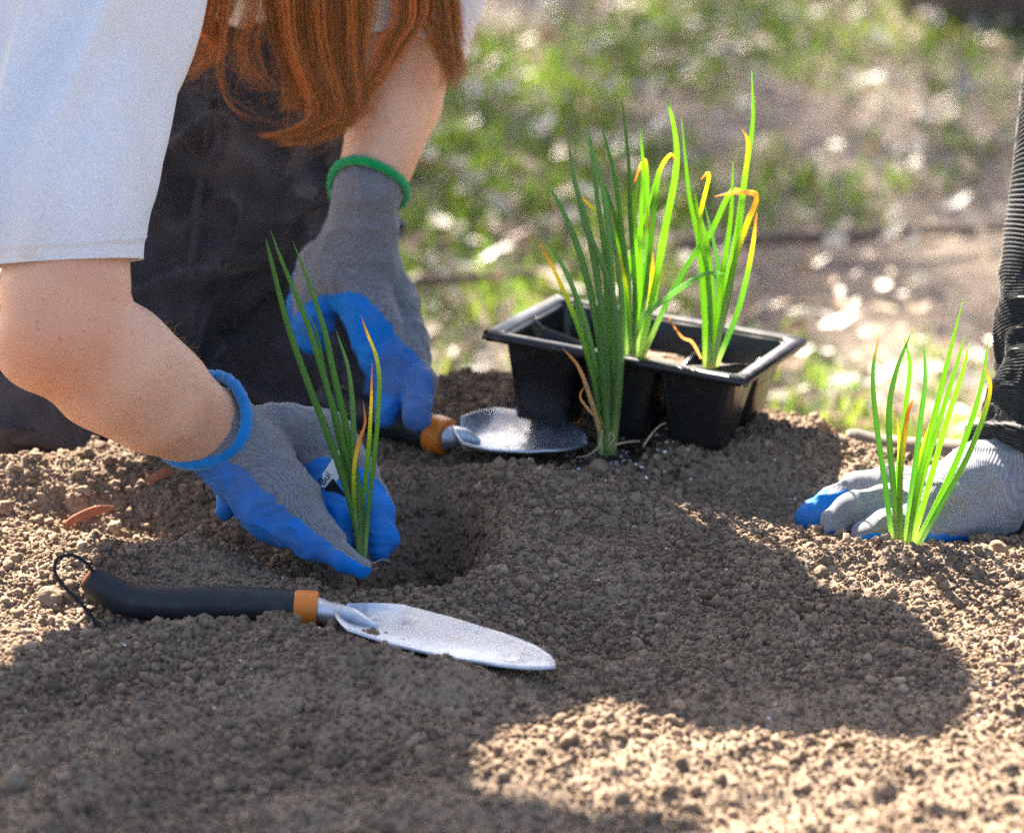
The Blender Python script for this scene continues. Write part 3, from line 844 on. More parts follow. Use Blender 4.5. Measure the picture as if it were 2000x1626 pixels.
sl_r = loft('sleeve', [SHR+np.array([.02, .02, .0]), P(130, 0, -.15), P(124, 170, -.195), P(121, 300, -.232), P(120, 400, -.256), P(126, 514, -.266)],
            [.076, .077, .058, .0505, .0475, .0470], M_TEE, tee, 220, 140, 1.0, sleeve_disp_r)
sl_r['label'] = 'wide white sleeve hanging over the bare forearm'
def sleeve_disp_l(t, a): return .003*np.sin(3*a+4*t)*np.sin(t*np.pi)+.002*np.sin(5*a-3*t)
sl_l = loft('sleeve', [SHL+np.array([-.03, .03, 0]), SHL*.6+P(800, 30, .065)*.4, P(822, -30, .072), P(800, 102, .050)], [.064, .050, .0405, .0355], M_TEE, tee, 90, 60, 1.0, sleeve_disp_l)
# gloves
cuffc = P(398, 823, -.238)
g1 = glove(p1, [
    ([(418, 838, -.233, 83), (480, 895, -.238, 86)], (-.6, -.2, -.75), .75, .25, -.5),
    ([(480, 898, -.240, 86), (548, 985, -.258, 78), (622, 1052, -.277, 47), (672, 1090, -.288, 28), (706, 1108, -.293, 17)], (-.62, -.15, -.75), -.12, -.38, -.55),
    ([(470, 850, -.222, 56), (570, 852, -.208, 62), (640, 868, -.205, 66)], (0, .5, -1), 1.2, 1.2, 0),
    ([(640, 880, -.207, 62), (690, 930, -.215, 48), (733, 1000, -.232, 37), (744, 1048, -.245, 33), (741, 1078, -.252, 25)], (-.5, -.6, -.5), .35, -4.0, .15),
    ([(610, 890, -.215, 46), (640, 960, -.232, 40), (668, 1020, -.250, 35), (680, 1048, -.256, 27)], (.2, -1, -.4), .35, -5.0, .1),
    ([(455, 960, -.225, 30), (440, 1000, -.232, 16)], (0, -1, 0), -2, -2, 0),
], M_GLOVE, label='grey knit glove with blue dipped fingers and blue cuff, holding a seedling')
ring('cuff_band', cuffc, P(480, 892, -.215)-P(350, 800, -.258), 102*MPP(cuffc), 12*MPP(cuffc), M_BLUEBAND, g1, .92)
cuffl = P(718, 368, .0)
g2 = glove(p1, [
    ([(716, 374, .0, 69), (708, 430, .0, 66), (694, 480, .0, 74)], (0, .3, -.4), 2, 2, 0),
    ([(694, 485, .0, 74), (672, 535, -.005, 72)], (-.5, .6, -.6), 1.4, 1.2, 0),
    ([(715, 490, .0, 62), (762, 580, .0, 46)], (-.6, .5, -.5), 1.5, 1.3, 0),
    ([(645, 520, .0, 58), (622, 585, -.006, 44), (612, 630, -.010, 39), (606, 660, -.012, 33)], (.9, -.35, -.1), .7, -1.7, 0),
    ([(628, 520, .006, 50), (596, 600, .004, 28), (592, 640, .002, 24)], (-.9, -.1, -.1), -.5, -1.5, 0),
    ([(655, 548, -.014, 30), (700, 552, -.018, 34)], (0, -.7, -.7), -.1, -.1, .3),
    ([(690, 545, -.008, 58), (727, 625, -.030, 52), (752, 700, -.046, 45), (767, 758, -.060, 33)], (-.88, -.45, -.35), .12, -.8, .9),
    ([(772, 575, .0, 42), (797, 660, -.024, 37), (816, 750, -.060, 33), (812, 814, -.086, 27)], (-.9, -.4, -.15), .55, -1.9, .6),
    ([(765, 740, -.045, 30), (758, 796, -.066, 25), (752, 815, -.070, 20)], (-.5, -.8, -.2), -2, -2, .2),
    ([(700, 560, .012, 48), (725, 650, .018, 36), (745, 730, .016, 28), (738, 790, .008, 24)], (-.9, .2, -.3), -.6, -1.5, .2),
], M_GLOVE, label='grey knit glove with blue dipped fingers and green cuff, pressing a trowel handle')
ring('cuff_band', cuffl, P(736, 300, .030)-P(712, 400, -.010), 75*MPP(cuffl), 8.5*MPP(cuffl), M_GREENBAND, g2, 1.0)
# forearm down, lit against the light
fz = []
for k in range(200):
    t = .35+.65*rng.random(); a = np.array([[300, 560], [360, 660], [440, 745]], float); c_ = catmull(a, 50)[int(t*49)]
    p0 = P(c_[0]-rng.uniform(-4, 60)*(.3+t), c_[1]+rng.uniform(-4, 50)*(.3+t), -.24)
    q = on_surface(s, 1000+CAM_F*(p0-CAM)[0]/((p0-CAM)@FW), 813-CAM_F*((p0-CAM)@UP)/((p0-CAM)@FW), -.36, -.1)
    if abs(s(q[None])[0]) > .004: continue
    L_ = rng.uniform(.003, .006); d_ = np.array([.35, rng.normal(0, .3), .75+rng.normal(0, .3)])
    fz.append(tube_data(catmull([q, q+d_*L_*.5, q+d_*L_+np.array([.003, 0, -.001])], 5), np.linspace(.00005, .00002, 5), 3, caps=False))
M_HAIR = leaf_mat('auburn_hair', .35, .32, .5)
M_DOWN = mat('arm_down', (.75, .52, .32), .4, .4); add_translucent(M_DOWN, (.9, .7, .45), .6)
tag(obj('arm_hair', mesh_mixed('arm_hair', *joined(fz)), M_DOWN, p1), kind='stuff')
# hair
LOCKS = [  # points (px,py,y), half width px start/mid/end, strands, wave
    ([(600, -420, -.03), (470, -120, -.02), (425, 20, -.02), (395, 95, -.02), (350, 160, -.02)], (34, 30, 22), 330, 1.0),
    ([(600, -420, -.04), (455, -110, -.03), (410, 10, -.03), (400, 60, -.03), (430, 90, -.03), (405, 125, -.03), (330, 178, -.03)], (18, 14, 10), 120, 1.0),
    ([(620, -430, -.05), (565, -120, -.05), (560, 40, -.05), (585, 140, -.05), (578, 205, -.05), (560, 216, -.05)], (42, 36, 15), 480, .8),
    ([(640, -430, -.06), (620, -120, -.06), (615, 60, -.06), (645, 165, -.06), (655, 215, -.06), (610, 252, -.06), (500, 272, -.06)], (58, 55, 22), 950, .8),
    ([(660, -430, -.06), (665, -120, -.06), (662, 60, -.06), (672, 160, -.06), (672, 215, -.06), (630, 262, -.06), (520, 288, -.06)], (44, 40, 13), 560, .9),
    ([(690, -430, -.06), (695, -120, -.06), (690, 40, -.06), (672, 150, -.06), (676, 205, -.06), (650, 235, -.06)], (38, 30, 10), 420, .9),
    ([(700, -420, -.06), (790, -120, -.06), (800, 20, -.06), (770, 80, -.06), (748, 130, -.06), (715, 180, -.06), (690, 225, -.06)], (34, 26, 5), 330, .8),
    ([(710, -420, -.05), (800, -130, -.05), (830, 0, -.05), (800, 60, -.05), (760, 150, -.05)], (26, 20, 6), 200, .9),
    ([(720, -420, -.05), (840, -120, -.05), (868, 0, -.05), (874, 80, -.05), (885, 140, -.05), (868, 188, -.05)], (26, 24, 15), 420, 1.1),
    ([(720, -420, -.05), (800, -120, -.05), (815, 0, -.05), (845, 70, -.05), (865, 120, -.05), (880, 165, -.05)], (22, 14, 9), 160, 1.0),
    ([(720, -420, -.04), (860, -120, -.04), (890, 20, -.04), (903, 75, -.04), (925, 100, -.04)], (10, 8, 7), 50, 1.2),
    ([(680, -420, -.06), (735, -120, -.06), (722, 20, -.06), (705, 110, -.06), (735, 190, -.06), (700, 240, -.06)], (16, 14, 8), 70, 1.5),
    ([(600, -420, -.05), (520, -120, -.05), (500, 20, -.05), (480, 90, -.05), (500, 150, -.05), (540, 180, -.05)], (26, 22, 26), 120, 1.6),
    ([(600, -420, -.05), (470, -120, -.05), (440, 60, -.05), (430, 170, -.05), (470, 225, -.05), (560, 250, -.05)], (8, 6, 12), 14, 1.5),
]
parts = []; hcol = []
for pts_, (w0, w1, w2), ns, wave in LOCKS:
    base = np.array([P(a_, b_, c_+.055) for a_, b_, c_ in pts_]); mp = MPP(base[-1])
    hx = pts_[1][0]-640; base = np.vstack([HEAD+np.array([hx*.00012, .0, -.02]), HEAD+np.array([hx*.00026, -.03, -.07]), base[1:]])
    lockc = rng.uniform(.75, 1.15)
    for k in range(ns):
        a = rng.uniform(0, 6.28); rr = math.sqrt(rng.random())
        of = np.array([math.cos(a)*rr, math.sin(a)*rr*.6])
        L = len(base); tt = np.linspace(0, 1, L)
        w_ = np.interp(tt, (0, .3, .6, 1), (w0*.5, w0, w1, w2*1.35))*mp*1.15
        q = base.copy(); q[:, 0] += of[0]*w_; q[:, 1] += of[1]*w_*.8; q[:, 2] += of[0]*of[1]*w_*.5
        stray = rng.random() < .13
        q += rng.normal(0, (.0055 if stray else .0009)*wave, q.shape)*np.linspace(.2, 1.6, L)[:, None]
        cut = 1-.38*rng.random()**1.6
        c_ = catmull(q, 26)[:max(8, int(26*cut))]
        ph, fr = rng.uniform(0, 6.28), rng.uniform(1.5, 3)
        s_ = np.linspace(0, 1, len(c_)); c_[:, 0] += np.sin(s_*fr*6.28+ph)*.0008*wave*s_
        rad = np.full(len(c_), .000125 if not stray else .00008); rad[-4:] *= np.array([.85, .65, .45, .25])
        V, F_ = tube_data(c_, rad, 3, caps=False, ang0=ph)
        parts.append((V, F_))
        cc = np.array([.70, .285, .095])*(.85+.42*math.sin(of[0]*7+of[1]*4+lockc*40)+rng.normal(0, .18))*lockc+np.array([.12, .06, .01])*rng.random()**2  # strand colour streaked to imitate glossy highlights
        tipc = np.array([.66, .30, .08])
        f = (np.repeat(s_, 3)**3)[:, None]*.6
        hcol.append(cc[None]*(1-f)+tipc[None]*f)
cap = SDF(.02); cap.ell(HEAD+np.array([0, .012, .03]), np.array([.088, .10, .10])); cap.cone(HEAD+np.array([0, .05, .0]), HEAD+np.array([0, .06, -.06]), .06, .05)
def cap_fn(X):
    return np.maximum(cap(X), -((X-(HEAD+np.array([0, -.115, -.05])))@np.array([0, .86, .5])-.055))
cv, cf = nets(cap_fn, HEAD-.2, HEAD+.2, .006)
parts.append((cv, cf)); hcol.append(np.tile(np.array([.26, .075, .02]), (len(cv), 1)))
V, F_ = joined(parts)
me = mesh_mixed('hair', V, F_); attr_c(me, 'Col', np.vstack(hcol))
hr = tag(obj('hair', me, M_HAIR, p1), kind='stuff')

# ------------------------------------------------------------------ second person, black ribbed sleeve
p2 = thing('person', 'person in black ribbed sleeve pressing soil round a planted seedling, mostly out of view', 'person', (.92, .16, GZ))
el = P(2165, 330, -.08); sh = P(2330, -330, .10)
W2 = P(1960, 912, -.172)
hip2 = np.array([1.02, .45, .20]); neck2 = sh+np.array([.16, .03, .05])
head2 = neck2+np.array([.02, -.08, .13])
s2 = SDF(.03)
s2.cone(P(1900, 960, -.187), W2, .007, .008).cone(W2, el, .008, .026).cone(el, sh, .036, .05)
s2.cone(sh, neck2, .05, .07, .05).cone(neck2, neck2+np.array([.16, .05, -.04]), .07, .05, .05).cone(neck2, (neck2+hip2)/2, .09, .10, .05).cone((neck2+hip2)/2, hip2, .10, .12, .05)
s2.cone(neck2, head2, .05, .05).ell(head2+np.array([0, 0, .03]), np.array([.078, .095, .11]))
s2.cone(head2+np.array([0, -.06, -.03]), head2+np.array([0, -.075, -.06]), .045, .028, .03).cone(head2+np.array([0, -.092, .03]), head2+np.array([0, -.11, .0]), .008, .013, .012)
s2.cone(neck2+np.array([.16, .05, -.04]), neck2+np.array([.24, -.12, -.2]), .05, .04, .03).cone(neck2+np.array([.24, -.12, -.2]), neck2+np.array([.14, -.28, -.30]), .04, .03, .02)
me, V, N_ = sdf_mesh('body', s2, .007); attr_f(me, 'red', np.zeros(len(V))); obj('body', me, M_SKIN, p2)
j2 = SDF(.05)
j2.cone(sh, neck2, .07, .09).cone(neck2, neck2+np.array([.16, .05, -.04]), .09, .07).cone(neck2+np.array([0, .03, -.03]), (neck2+hip2)/2, .125, .13).cone((neck2+hip2)/2, hip2, .13, .15)
j2.cone(neck2+np.array([.16, .05, -.04]), neck2+np.array([.24, -.12, -.2]), .065, .05, .03).cone(neck2+np.array([.24, -.12, -.2]), neck2+np.array([.14, -.28, -.30]), .05, .04, .02)
me, V, N_ = sdf_mesh('pullover', j2, .008, lambda V, N_: vnoise(V, .06, 81)*.006); pul = obj('pullover', me, M_KNIT_BLACK, p2)
sp = [sh, (sh+el)/2+np.array([-.01, -.01, 0]), el, P(2088, 600, -.115), P(2040, 780, -.150), P(1990, 902, -.168)]
def ribs(t, a):
    L_ = .62
    big = .0035*np.sin(t*40+1.5*np.sin(a*2))*sstep(.55, .8, t)+.0055*np.sin(t*62+2*np.sin(a))*sstep(.88, .97, t)
    wn_ = vnoise(np.stack([np.broadcast_to(t*9, (t+a).shape).ravel(), np.broadcast_to(np.cos(a)*1.2, (t+a).shape).ravel(), np.broadcast_to(np.sin(a)*1.2, (t+a).shape).ravel()], 1), .55, 85).reshape((t+a).shape)
    wf_ = (1-np.abs(wn_))**4
    return .0011*np.sin(2*np.pi*(t*L_/.0042+.35*wn_+.3*np.sin(2*a+t*20)))+big*(.7+.4*wn_)+.004*np.sin(2*a+9*t)+.0035*wf_*sstep(.4, .7, t)
loft('sleeve', sp, [.075, .062, .052, .040, .033, .029], M_KNIT_BLACK, pul, 96, 900, 1.0, ribs, .002)
t2 = SDF(.04)
t2.cone(hip2, hip2+np.array([.0, -.02, 0]), .15, .14)
for dx in (-.10, .12):
    kq = np.array([hip2[0]+dx, .12, GZ+.075]); t2.cone(hip2+np.array([dx*.6, 0, -.02]), kq, .10, .07); t2.cone(kq, kq+np.array([0, .38, -.01]), .068, .05)
obj('trousers', sdf_mesh('trousers', t2, .009, lambda V, N_: vnoise(V, .06, 82)*.006)[0], M_PANTS2, p2)
hc = SDF(.02); hc.ell(head2+np.array([0, .015, .045]), np.array([.09, .105, .11])); 
def hc_fn(X): return np.maximum(hc(X), -((X-(head2+np.array([0, -.115, -.04])))@np.array([0, .86, .5])-.06))
cv, cf = nets(hc_fn, head2-.2, head2+.2, .008); me = mesh_np('hair', cv, cf); attr_c(me, 'Col', np.tile([.03, .02, .015], (len(cv), 1))); obj('hair', me, M_HAIR, p2)
g3 = glove(p2, [
    ([(2006, 887, -.160, 75), (1930, 939, -.180, 84)], (0, 0, -1), 2, 1.4, 0),
    ([(1915, 949, -.186, 84), (1835, 975, -.198, 64)], (0, -.3, -1), 1.1, .95, 0),
    ([(1945, 994, -.190, 60), (1855, 1024, -.206, 52)], (.2, -.2, -1), .75, .6, 0),
    ([(1820, 965, -.190, 52), (1735, 946, -.180, 32), (1672, 950, -.176, 27), (1622, 984, -.180, 27), (1576, 1008, -.184, 23)], (-.4, -.1, -1), .8, -2.4, .1),
    ([(1800, 990, -.200, 48), (1722, 980, -.206, 32), (1658, 996, -.214, 29), (1632, 1022, -.216, 27), (1648, 1056, -.212, 21)], (.5, -.2, -1), 1.0, -.35, .1),
    ([(1795, 1018, -.212, 44), (1728, 1022, -.224, 31), (1694, 1046, -.228, 28), (1702, 1074, -.222, 22)], (.5, -.3, -1), .9, .0, .1),
    ([(1835, 1034, -.212, 42), (1785, 1052, -.224, 30), (1770, 1074, -.222, 24)], (.4, -.5, -1), .5, .1, .1),
], M_GLOVE2, label='pale grey knit glove with blue fingertips, lying behind the planted seedling')
cuff3 = P(2000, 914, -.166)
ring('cuff_band', cuff3, P(2010, 880, -.162)-P(1940, 950, -.18), 94*MPP(cuff3), 8*MPP(cuff3), M_GREENBAND, g3, .9)

# ------------------------------------------------------------------ onion seedlings
M_ONION = leaf_mat('onion_leaf', .6, .36, .4, 1, (2.0, 1.95, 1.6))
mb = M_ONION
setn(mb, bump(mb, noise_node(mb, 700, 3), .25, .0006))
CG = np.array([.12, .25, .07]); CP = np.array([.42, .50, .28]); CY = np.array([.62, .50, .06]); CB = np.array([.48, .26, .10]); CT = np.array([.55, .42, .26])
CGY = np.array([.21, .37, .05]); CR = np.array([.16, .28, .12])
STY = {  # colour stops along the leaf
    'g': [(0, CP), (.12, np.array([.22, .33, .12])), (.28, CG), (1, CG*1.05)],
    'd': [(0, CP), (.12, np.array([.18, .28, .10])), (.3, CR), (1, CR*1.1)],
    'l': [(0, CP), (.15, CGY), (.5, CGY), (1, CGY)],
    'y': [(0, CP), (.15, CG), (.55, CGY), (.8, CY), (.93, CB), (1, CB)],
    'b': [(0, CP), (.2, CGY), (.45, CY), (.7, CB*1.1), (1, CB)],
    't': [(0, CT), (.5, CT*.9), (1, CB)],
    'o': [(0, CP), (.15, CG), (.82, CG), (.9, CB), (1, CB)],
}
def onion(label, base_y, leaves, depth_spread=.012, seed=0):
    R = np.random.default_rng(seed)
    b0 = leaves[0][0][0]; base = P(b0[0], b0[1], base_y)
    t = thing('onion_seedling', label, 'seedling', base, 'onion seedlings')
    for li, (pix, r, st, *rest) in enumerate(leaves):
        dy = rest[0] if rest else R.uniform(-1, 1)*depth_spread
        n = len(pix)
        w = np.array([P(a, b, base_y+dy*(.25+.75*i/(n-1))) for i, (a, b) in enumerate(pix)])
        q = catmull(w, 26); s_ = np.linspace(0, 1, 26)
        q += np.stack([vnoise(q*1.0+R.uniform(0, 9), .03, 91), vnoise(q+R.uniform(0, 9), .03, 92), np.zeros(26)], 1)*.0006*s_[:, None]
        mp = MPP(base)
        rr = r*.64*mp*np.interp(s_, (0, .08, .3, .6, .85, 1), (.85, .9, 1.0, .86, .52, .05))
        V, F_ = tube_data(q, rr, 10, flat=.85)
        me = mesh_mixed('leaf', V, F_)
        k = np.r_[np.repeat(s_, 10), 0, 1]
        S = STY[st]; ps = [a for a, _ in S]; cs = np.array([c for _, c in S])
        col = np.stack([np.interp(k, ps, cs[:, c]) for c in range(3)], 1)*(R.uniform(.85, 1.15))
        ribs_ = 1+.07*np.tile(np.cos(np.arange(10)*2.5), 26); col[:260] *= ribs_[:, None]
        attr_c(me, 'Col', col)
        obj('leaf', me, M_ONION, t)
    return t
def roots(t, lines, y, r=.0006, col=(.40, .32, .2)):
    for pix in lines:
        w = [P(a, b, y) for a, b in pix]
        tube('root', catmull(w, 14), np.linspace(r, r*.4, 14), M_ROOT, t, 5)
M_ROOT = mat('root', (.42, .34, .22), .8, .1)
hold_y = -.262
oA = onion('green seedling with one yellow tip, held between blue gloved fingers over the hole', hold_y, [
    ([(704, 1098), (690, 1005), (652, 880), (600, 745), (558, 620), (530, 510), (519, 466)], 11, 'g', -.012),
    ([(706, 1098), (700, 990), (670, 865), (628, 720), (588, 600), (550, 510), (527, 449)], 10, 'g', -.006),
    ([(708, 1098), (705, 990), (682, 865), (655, 740), (635, 650), (606, 560), (571, 470)], 11, 'g', .0),
    ([(702, 1060), (682, 940), (655, 840), (634, 742)], 6, 'd', .006),
    ([(704, 1080), (690, 1000), (691, 900), (690, 800), (680, 715), (656, 645)], 10, 'd', -.004),
    ([(700, 1080), (665, 880), (640, 760), (622, 660), (601, 606)], 6, 'g', .003),
    ([(712, 1098), (720, 990), (735, 860), (741, 760), (735, 700), (716, 650), (704, 616)], 7.5, 'y', -.008),
    ([(710, 1090), (708, 1000), (718, 900), (724, 800), (727, 706)], 8, 'y', .004),
    ([(702, 1070), (692, 985), (692, 910), (702, 860), (713, 825), (709, 782)], 7, 'b', -.014),
    ([(690, 990), (672, 900), (668, 830), (680, 806)], 4, 't', .006),
], seed=1)
roots(oA, [[(708, 1090), (725, 1100), (748, 1092), (762, 1098)], [(706, 1095), (720, 1112), (740, 1108)]], hold_y)
oB = onion('dense green clump with bare roots, standing on soil beside the flat trowel blade', -.112, [
    ([(1174, 886), (1164, 760), (1130, 640), (1090, 545), (1050, 468)], 9, 'y', -.010),
    ([(1178, 888), (1170, 760), (1142, 625), (1102, 525), (1058, 455)], 10, 'd', -.006),
    ([(1182, 888), (1180, 745), (1162, 610), (1130, 490), (1095, 405), (1071, 364)], 12, 'd', .0),
    ([(1186, 888), (1186, 745), (1172, 585), (1150, 455), (1122, 355), (1108, 262)], 12, 'd', -.010),
    ([(1189, 888), (1191, 745), (1187, 605), (1180, 475), (1162, 355), (1147, 248)], 11, 'd', .004),
    ([(1192, 888), (1200, 745), (1197, 605), (1191, 485), (1170, 335), (1132, 237)], 11, 'd', -.004),
    ([(1195, 888), (1207, 745), (1206, 625), (1178, 520), (1142, 440), (1125, 380)], 11, 'd', -.012),
    ([(1198, 888), (1210, 760), (1215, 640), (1210, 540), (1188, 410), (1160, 300)], 10, 'd', .008),
    ([(1180, 860), (1152, 700), (1128, 610), (1120, 558)], 8, 'd', -.008),
    ([(1172, 850), (1160, 800), (1132, 720), (1098, 678)], 7, 't', -.016),
    ([(1178, 830), (1150, 800), (1133, 775), (1142, 752)], 4, 't', -.016),
    ([(1190, 880), (1180, 760), (1172, 660), (1178, 600)], 10, 'g', -.014),
], seed=2)
roots(oB, [[(1176, 840), (1172, 868), (1150, 888), (1125, 893)], [(1200, 868), (1225, 863), (1250, 861)], [(1256, 872), (1272, 848), (1290, 830), (1301, 826)],
           [(1190, 870), (1200, 855), (1192, 846), (1188, 862)]], -.118, .0007)
oC = onion('tall sunlit clump with yellowed bent tips, growing in middle cell of the black tray', -.085, [
    ([(1230, 705), (1228, 570), (1212, 430), (1195, 320), (1172, 240)], 9, 'g'),
    ([(1236, 705), (1240, 570), (1232, 430), (1227, 300), (1214, 184)], 8, 'g'),
    ([(1242, 705), (1250, 570), (1252, 430), (1256, 330), (1248, 240)], 8, 'l'),
    ([(1250, 705), (1278, 560), (1303, 430), (1322, 320), (1315, 240), (1298, 184)], 11, 'l'),
    ([(1240, 705), (1264, 545), (1278, 410), (1288, 335), (1310, 302), (1320, 318)], 8, 'y'),
    ([(1234, 705), (1224, 570), (1200, 470), (1190, 412), (1172, 440)], 7, 'b'),
    ([(1244, 705), (1262, 510), (1263, 360), (1258, 312), (1236, 360)], 8, 'y'),
    ([(1252, 705), (1300, 595), (1350, 505), (1388, 455), (1425, 378), (1450, 374), (1480, 380), (1468, 420)], 9, 'y', -.01),
    ([(1230, 690), (1256, 622), (1305, 580), (1365, 540), (1395, 533), (1418, 536)], 9, 'd', -.02),
    ([(1238, 705), (1242, 550), (1240, 420), (1248, 330)], 9, 'l'),
    ([(1226, 705), (1216, 560), (1198, 450), (1150, 400), (1128, 378)], 7, 'y'),
    ([(1246, 705), (1270, 580), (1272, 500), (1262, 390)], 7, 'b'),
    ([(1228, 705), (1222, 600), (1236, 480), (1262, 420), (1284, 330)], 7, 'l'),
    ([(1233, 705), (1226, 560), (1206, 440), (1168, 330), (1150, 255)], 8, 'g'),
    ([(1248, 705), (1256, 640), (1280, 580), (1290, 500)], 8, 'l'),
], .022, seed=3)
oD = onion('tallest sunlit clump with orange folded leaf, growing in end cell of the black tray', -.098, [
    ([(1378, 718), (1376, 610), (1366, 480), (1346, 380), (1330, 228)], 10, 'l'),
    ([(1384, 718), (1392, 590), (1381, 480), (1362, 410), (1355, 364)], 9, 'l'),
    ([(1388, 718), (1412, 590), (1437, 470), (1456, 340), (1470, 235), (1469, 137)], 10, 'l'),
    ([(1392, 718), (1420, 590), (1441, 470), (1456, 340), (1461, 278), (1449, 252)], 9, 'y'),
    ([(1398, 715), (1442, 605), (1466, 500), (1479, 415)], 9, 'y'),
    ([(1390, 718), (1406, 570), (1426, 430), (1433, 315)], 9, 'l'),
    ([(1384, 718), (1388, 620), (1382, 530), (1365, 440), (1384, 342), (1366, 352)], 8, 'y'),
    ([(1392, 718), (1430, 530), (1458, 440), (1478, 384), (1440, 376), (1395, 384)], 9, 'b'),
    ([(1386, 718), (1400, 640), (1402, 520), (1376, 400)], 9, 'g'),
    ([(1370, 700), (1352, 668), (1330, 656), (1298, 610)], 5, 't'),
], .018, seed=4)
oE = onion('planted green clump with orange withered leaf, in front of pale grey glove', -.244, [
    ([(1745, 1075), (1730, 955), (1711, 820), (1705, 725), (1718, 651)], 9, 'o'),
    ([(1755, 1075), (1745, 955), (1736, 820), (1750, 725), (1780, 645)], 10, 'g'),
    ([(1762, 1075), (1757, 945), (1768, 800), (1777, 710), (1765, 655)], 8, 'l'),
    ([(1766, 1075), (1781, 955), (1797, 830), (1808, 740), (1805, 661)], 9, 'g'),
    ([(1771, 1075), (1791, 955), (1821, 830), (1851, 705), (1881, 583)], 10, 'l'),
    ([(1776, 1075), (1800, 945), (1840, 805), (1870, 705), (1885, 652)], 8, 'l'),
    ([(1778, 1075), (1812, 955), (1851, 815), (1880, 725), (1894, 669)], 9, 'l'),
    ([(1784, 1072), (1829, 985), (1880, 870), (1915, 760), (1933, 648)], 10, 'l'),
    ([(1790, 1072), (1834, 992), (1890, 892), (1926, 800), (1935, 750), (1921, 716)], 9, 'y'),
    ([(1760, 1075), (1758, 940), (1766, 860), (1774, 805), (1787, 776)], 9, 'b', -.012),
    ([(1766, 1060), (1780, 980), (1800, 880), (1828, 800)], 6, 'y'),
    ([(1745, 1068), (1735, 1058), (1740, 1045), (1728, 1066)], 5, 't', -.012),
    ([(1752, 1070), (1750, 960), (1756, 880), (1752, 815)], 7, 'y'),
], .014, seed=5)

# ------------------------------------------------------------------ plant tag held with the seedling
M_TAGW = mat('tag_white', (.82, .82, .82), .4, .4); M_TAGB = mat('tag_black', (.008, .008, .009), .35, .4)
tg = thing('plant_tag', 'small white plastic plant tag with black print, held behind the seedling', 'plant tag', P(690, 950, -.225))
def quad_slab(name, pix, ys_, m, parent, thick=.0006):
    V = np.array([P(a, b, y) for (a, b), y in zip(pix, ys_)])
    nrm = np.cross(V[1]-V[0], V[3]-V[0]) if len(V) > 3 else np.cross(V[1]-V[0], V[2]-V[0]); nrm /= np.linalg.norm(nrm)
    if nrm[1] < 0: nrm = -nrm
    n = len(V); V2 = np.vstack([V, V+nrm*thick])
    me = bpy.data.meshes.new(name)
    fs = [list(range(n))[::-1], list(range(n, 2*n))]+[[i, (i+1) % n, n+(i+1) % n, n+i] for i in range(n)]
    me.from_pydata([tuple(v) for v in V2], [], fs); me.update()
    return obj(name, me, m, parent), V, nrm
YT = -.2445
quad_slab('tag_face', [(688, 848), (695, 853), (700, 880), (690, 895), (645, 955), (628, 950), (630, 925), (668, 868), (676, 852)], [YT]*9, M_TAGW, tg)
quad_slab('printed_panel', [(634, 955), (650, 934), (700, 1000), (700, 1050), (684, 1042), (655, 1000)], [YT-.0012]*6, M_TAGB, tg)
def text(body, px, py, y, size_px, ang, m, parent):
    cu = bpy.data.curves.new('print', 'FONT'); cu.body = body; cu.size = size_px*MPP(P(px, py, y)); cu.extrude = .00005; cu.align_x = 'CENTER'
    tmp = bpy.data.objects.new('tmp_text', cu); COL.objects.link(tmp)
    dg = bpy.context.evaluated_depsgraph_get(); me = bpy.data.meshes.new_from_object(tmp.evaluated_get(dg))
    bpy.data.objects.remove(tmp); bpy.data.curves.remove(cu)
    M = Matrix.Translation(Vector(P(px, py, y))) @ Matrix.Rotation(math.radians(90)-PHI*0, 4, 'X') @ Matrix.Rotation(ang, 4, 'Z')
    me.transform(M); me.name = 'print'; me.materials.clear()
    return obj('print', me, m, parent)
text('ASAK', 685, 876, YT-.0010, 16, math.radians(-62), M_TAGB, tg)
text('Bui', 640, 938, YT-.0010, 22, math.radians(52), M_TAGB, tg)

# ------------------------------------------------------------------ tray with six cells
m = M_TRAY = mat('black_tray_plastic', (.009, .009, .010), .28, .5)
n_, l_ = nt(m)
l_.new(ramp(m, noise_node(m, 55, 5), [(.3, (.2, .2, .2)), (.7, (.42, .42, .42))]), n_['Principled BSDF'].inputs['Roughness'])
dust = ramp(m, noise_node(m, 50, 6, .7), [(.60, (0, 0, 0)), (.74, (1, 1, 1))])
setc(m, mixc(m, math_node(m, 'MULTIPLY', dust, .55), (.009, .009, .010), (.23, .17, .12)))
setn(m, bump(m, noise_node(m, 60, 3), .15, .002))
M_POT = soil_material('potting_soil', False)
tray = bpy.data.objects.new('planting_tray', None); COL.objects.link(tray); tray.matrix_world = TM
tray.location = TM.to_translation(); tray.rotation_euler = TM.to_euler()
tag(tray, 'glossy black plastic six cell tray standing on the soil crest', 'tray')
def local(name, V, F_, m, parent, solid=0):
    o = bpy.data.objects.new(name, mesh_mixed(name, V, F_)); COL.objects.link(o); o.data.materials.append(m); o.parent = parent
    if solid:
        md = o.modifiers.new('thickness', 'SOLIDIFY'); md.thickness = solid; md.offset = 0
    return o
def rrect(w, d, r, n=5):
    out = []
    for cx_, cy_, a0 in ((w/2-r, d/2-r, 0), (-w/2+r, d/2-r, 90), (-w/2+r, -d/2+r, 180), (w/2-r, -d/2+r, 270)):
        for k in range(n):
            a = math.radians(a0+90*k/(n-1)); out.append((cx_+r*math.cos(a), cy_+r*math.sin(a)))
    return np.array(out)
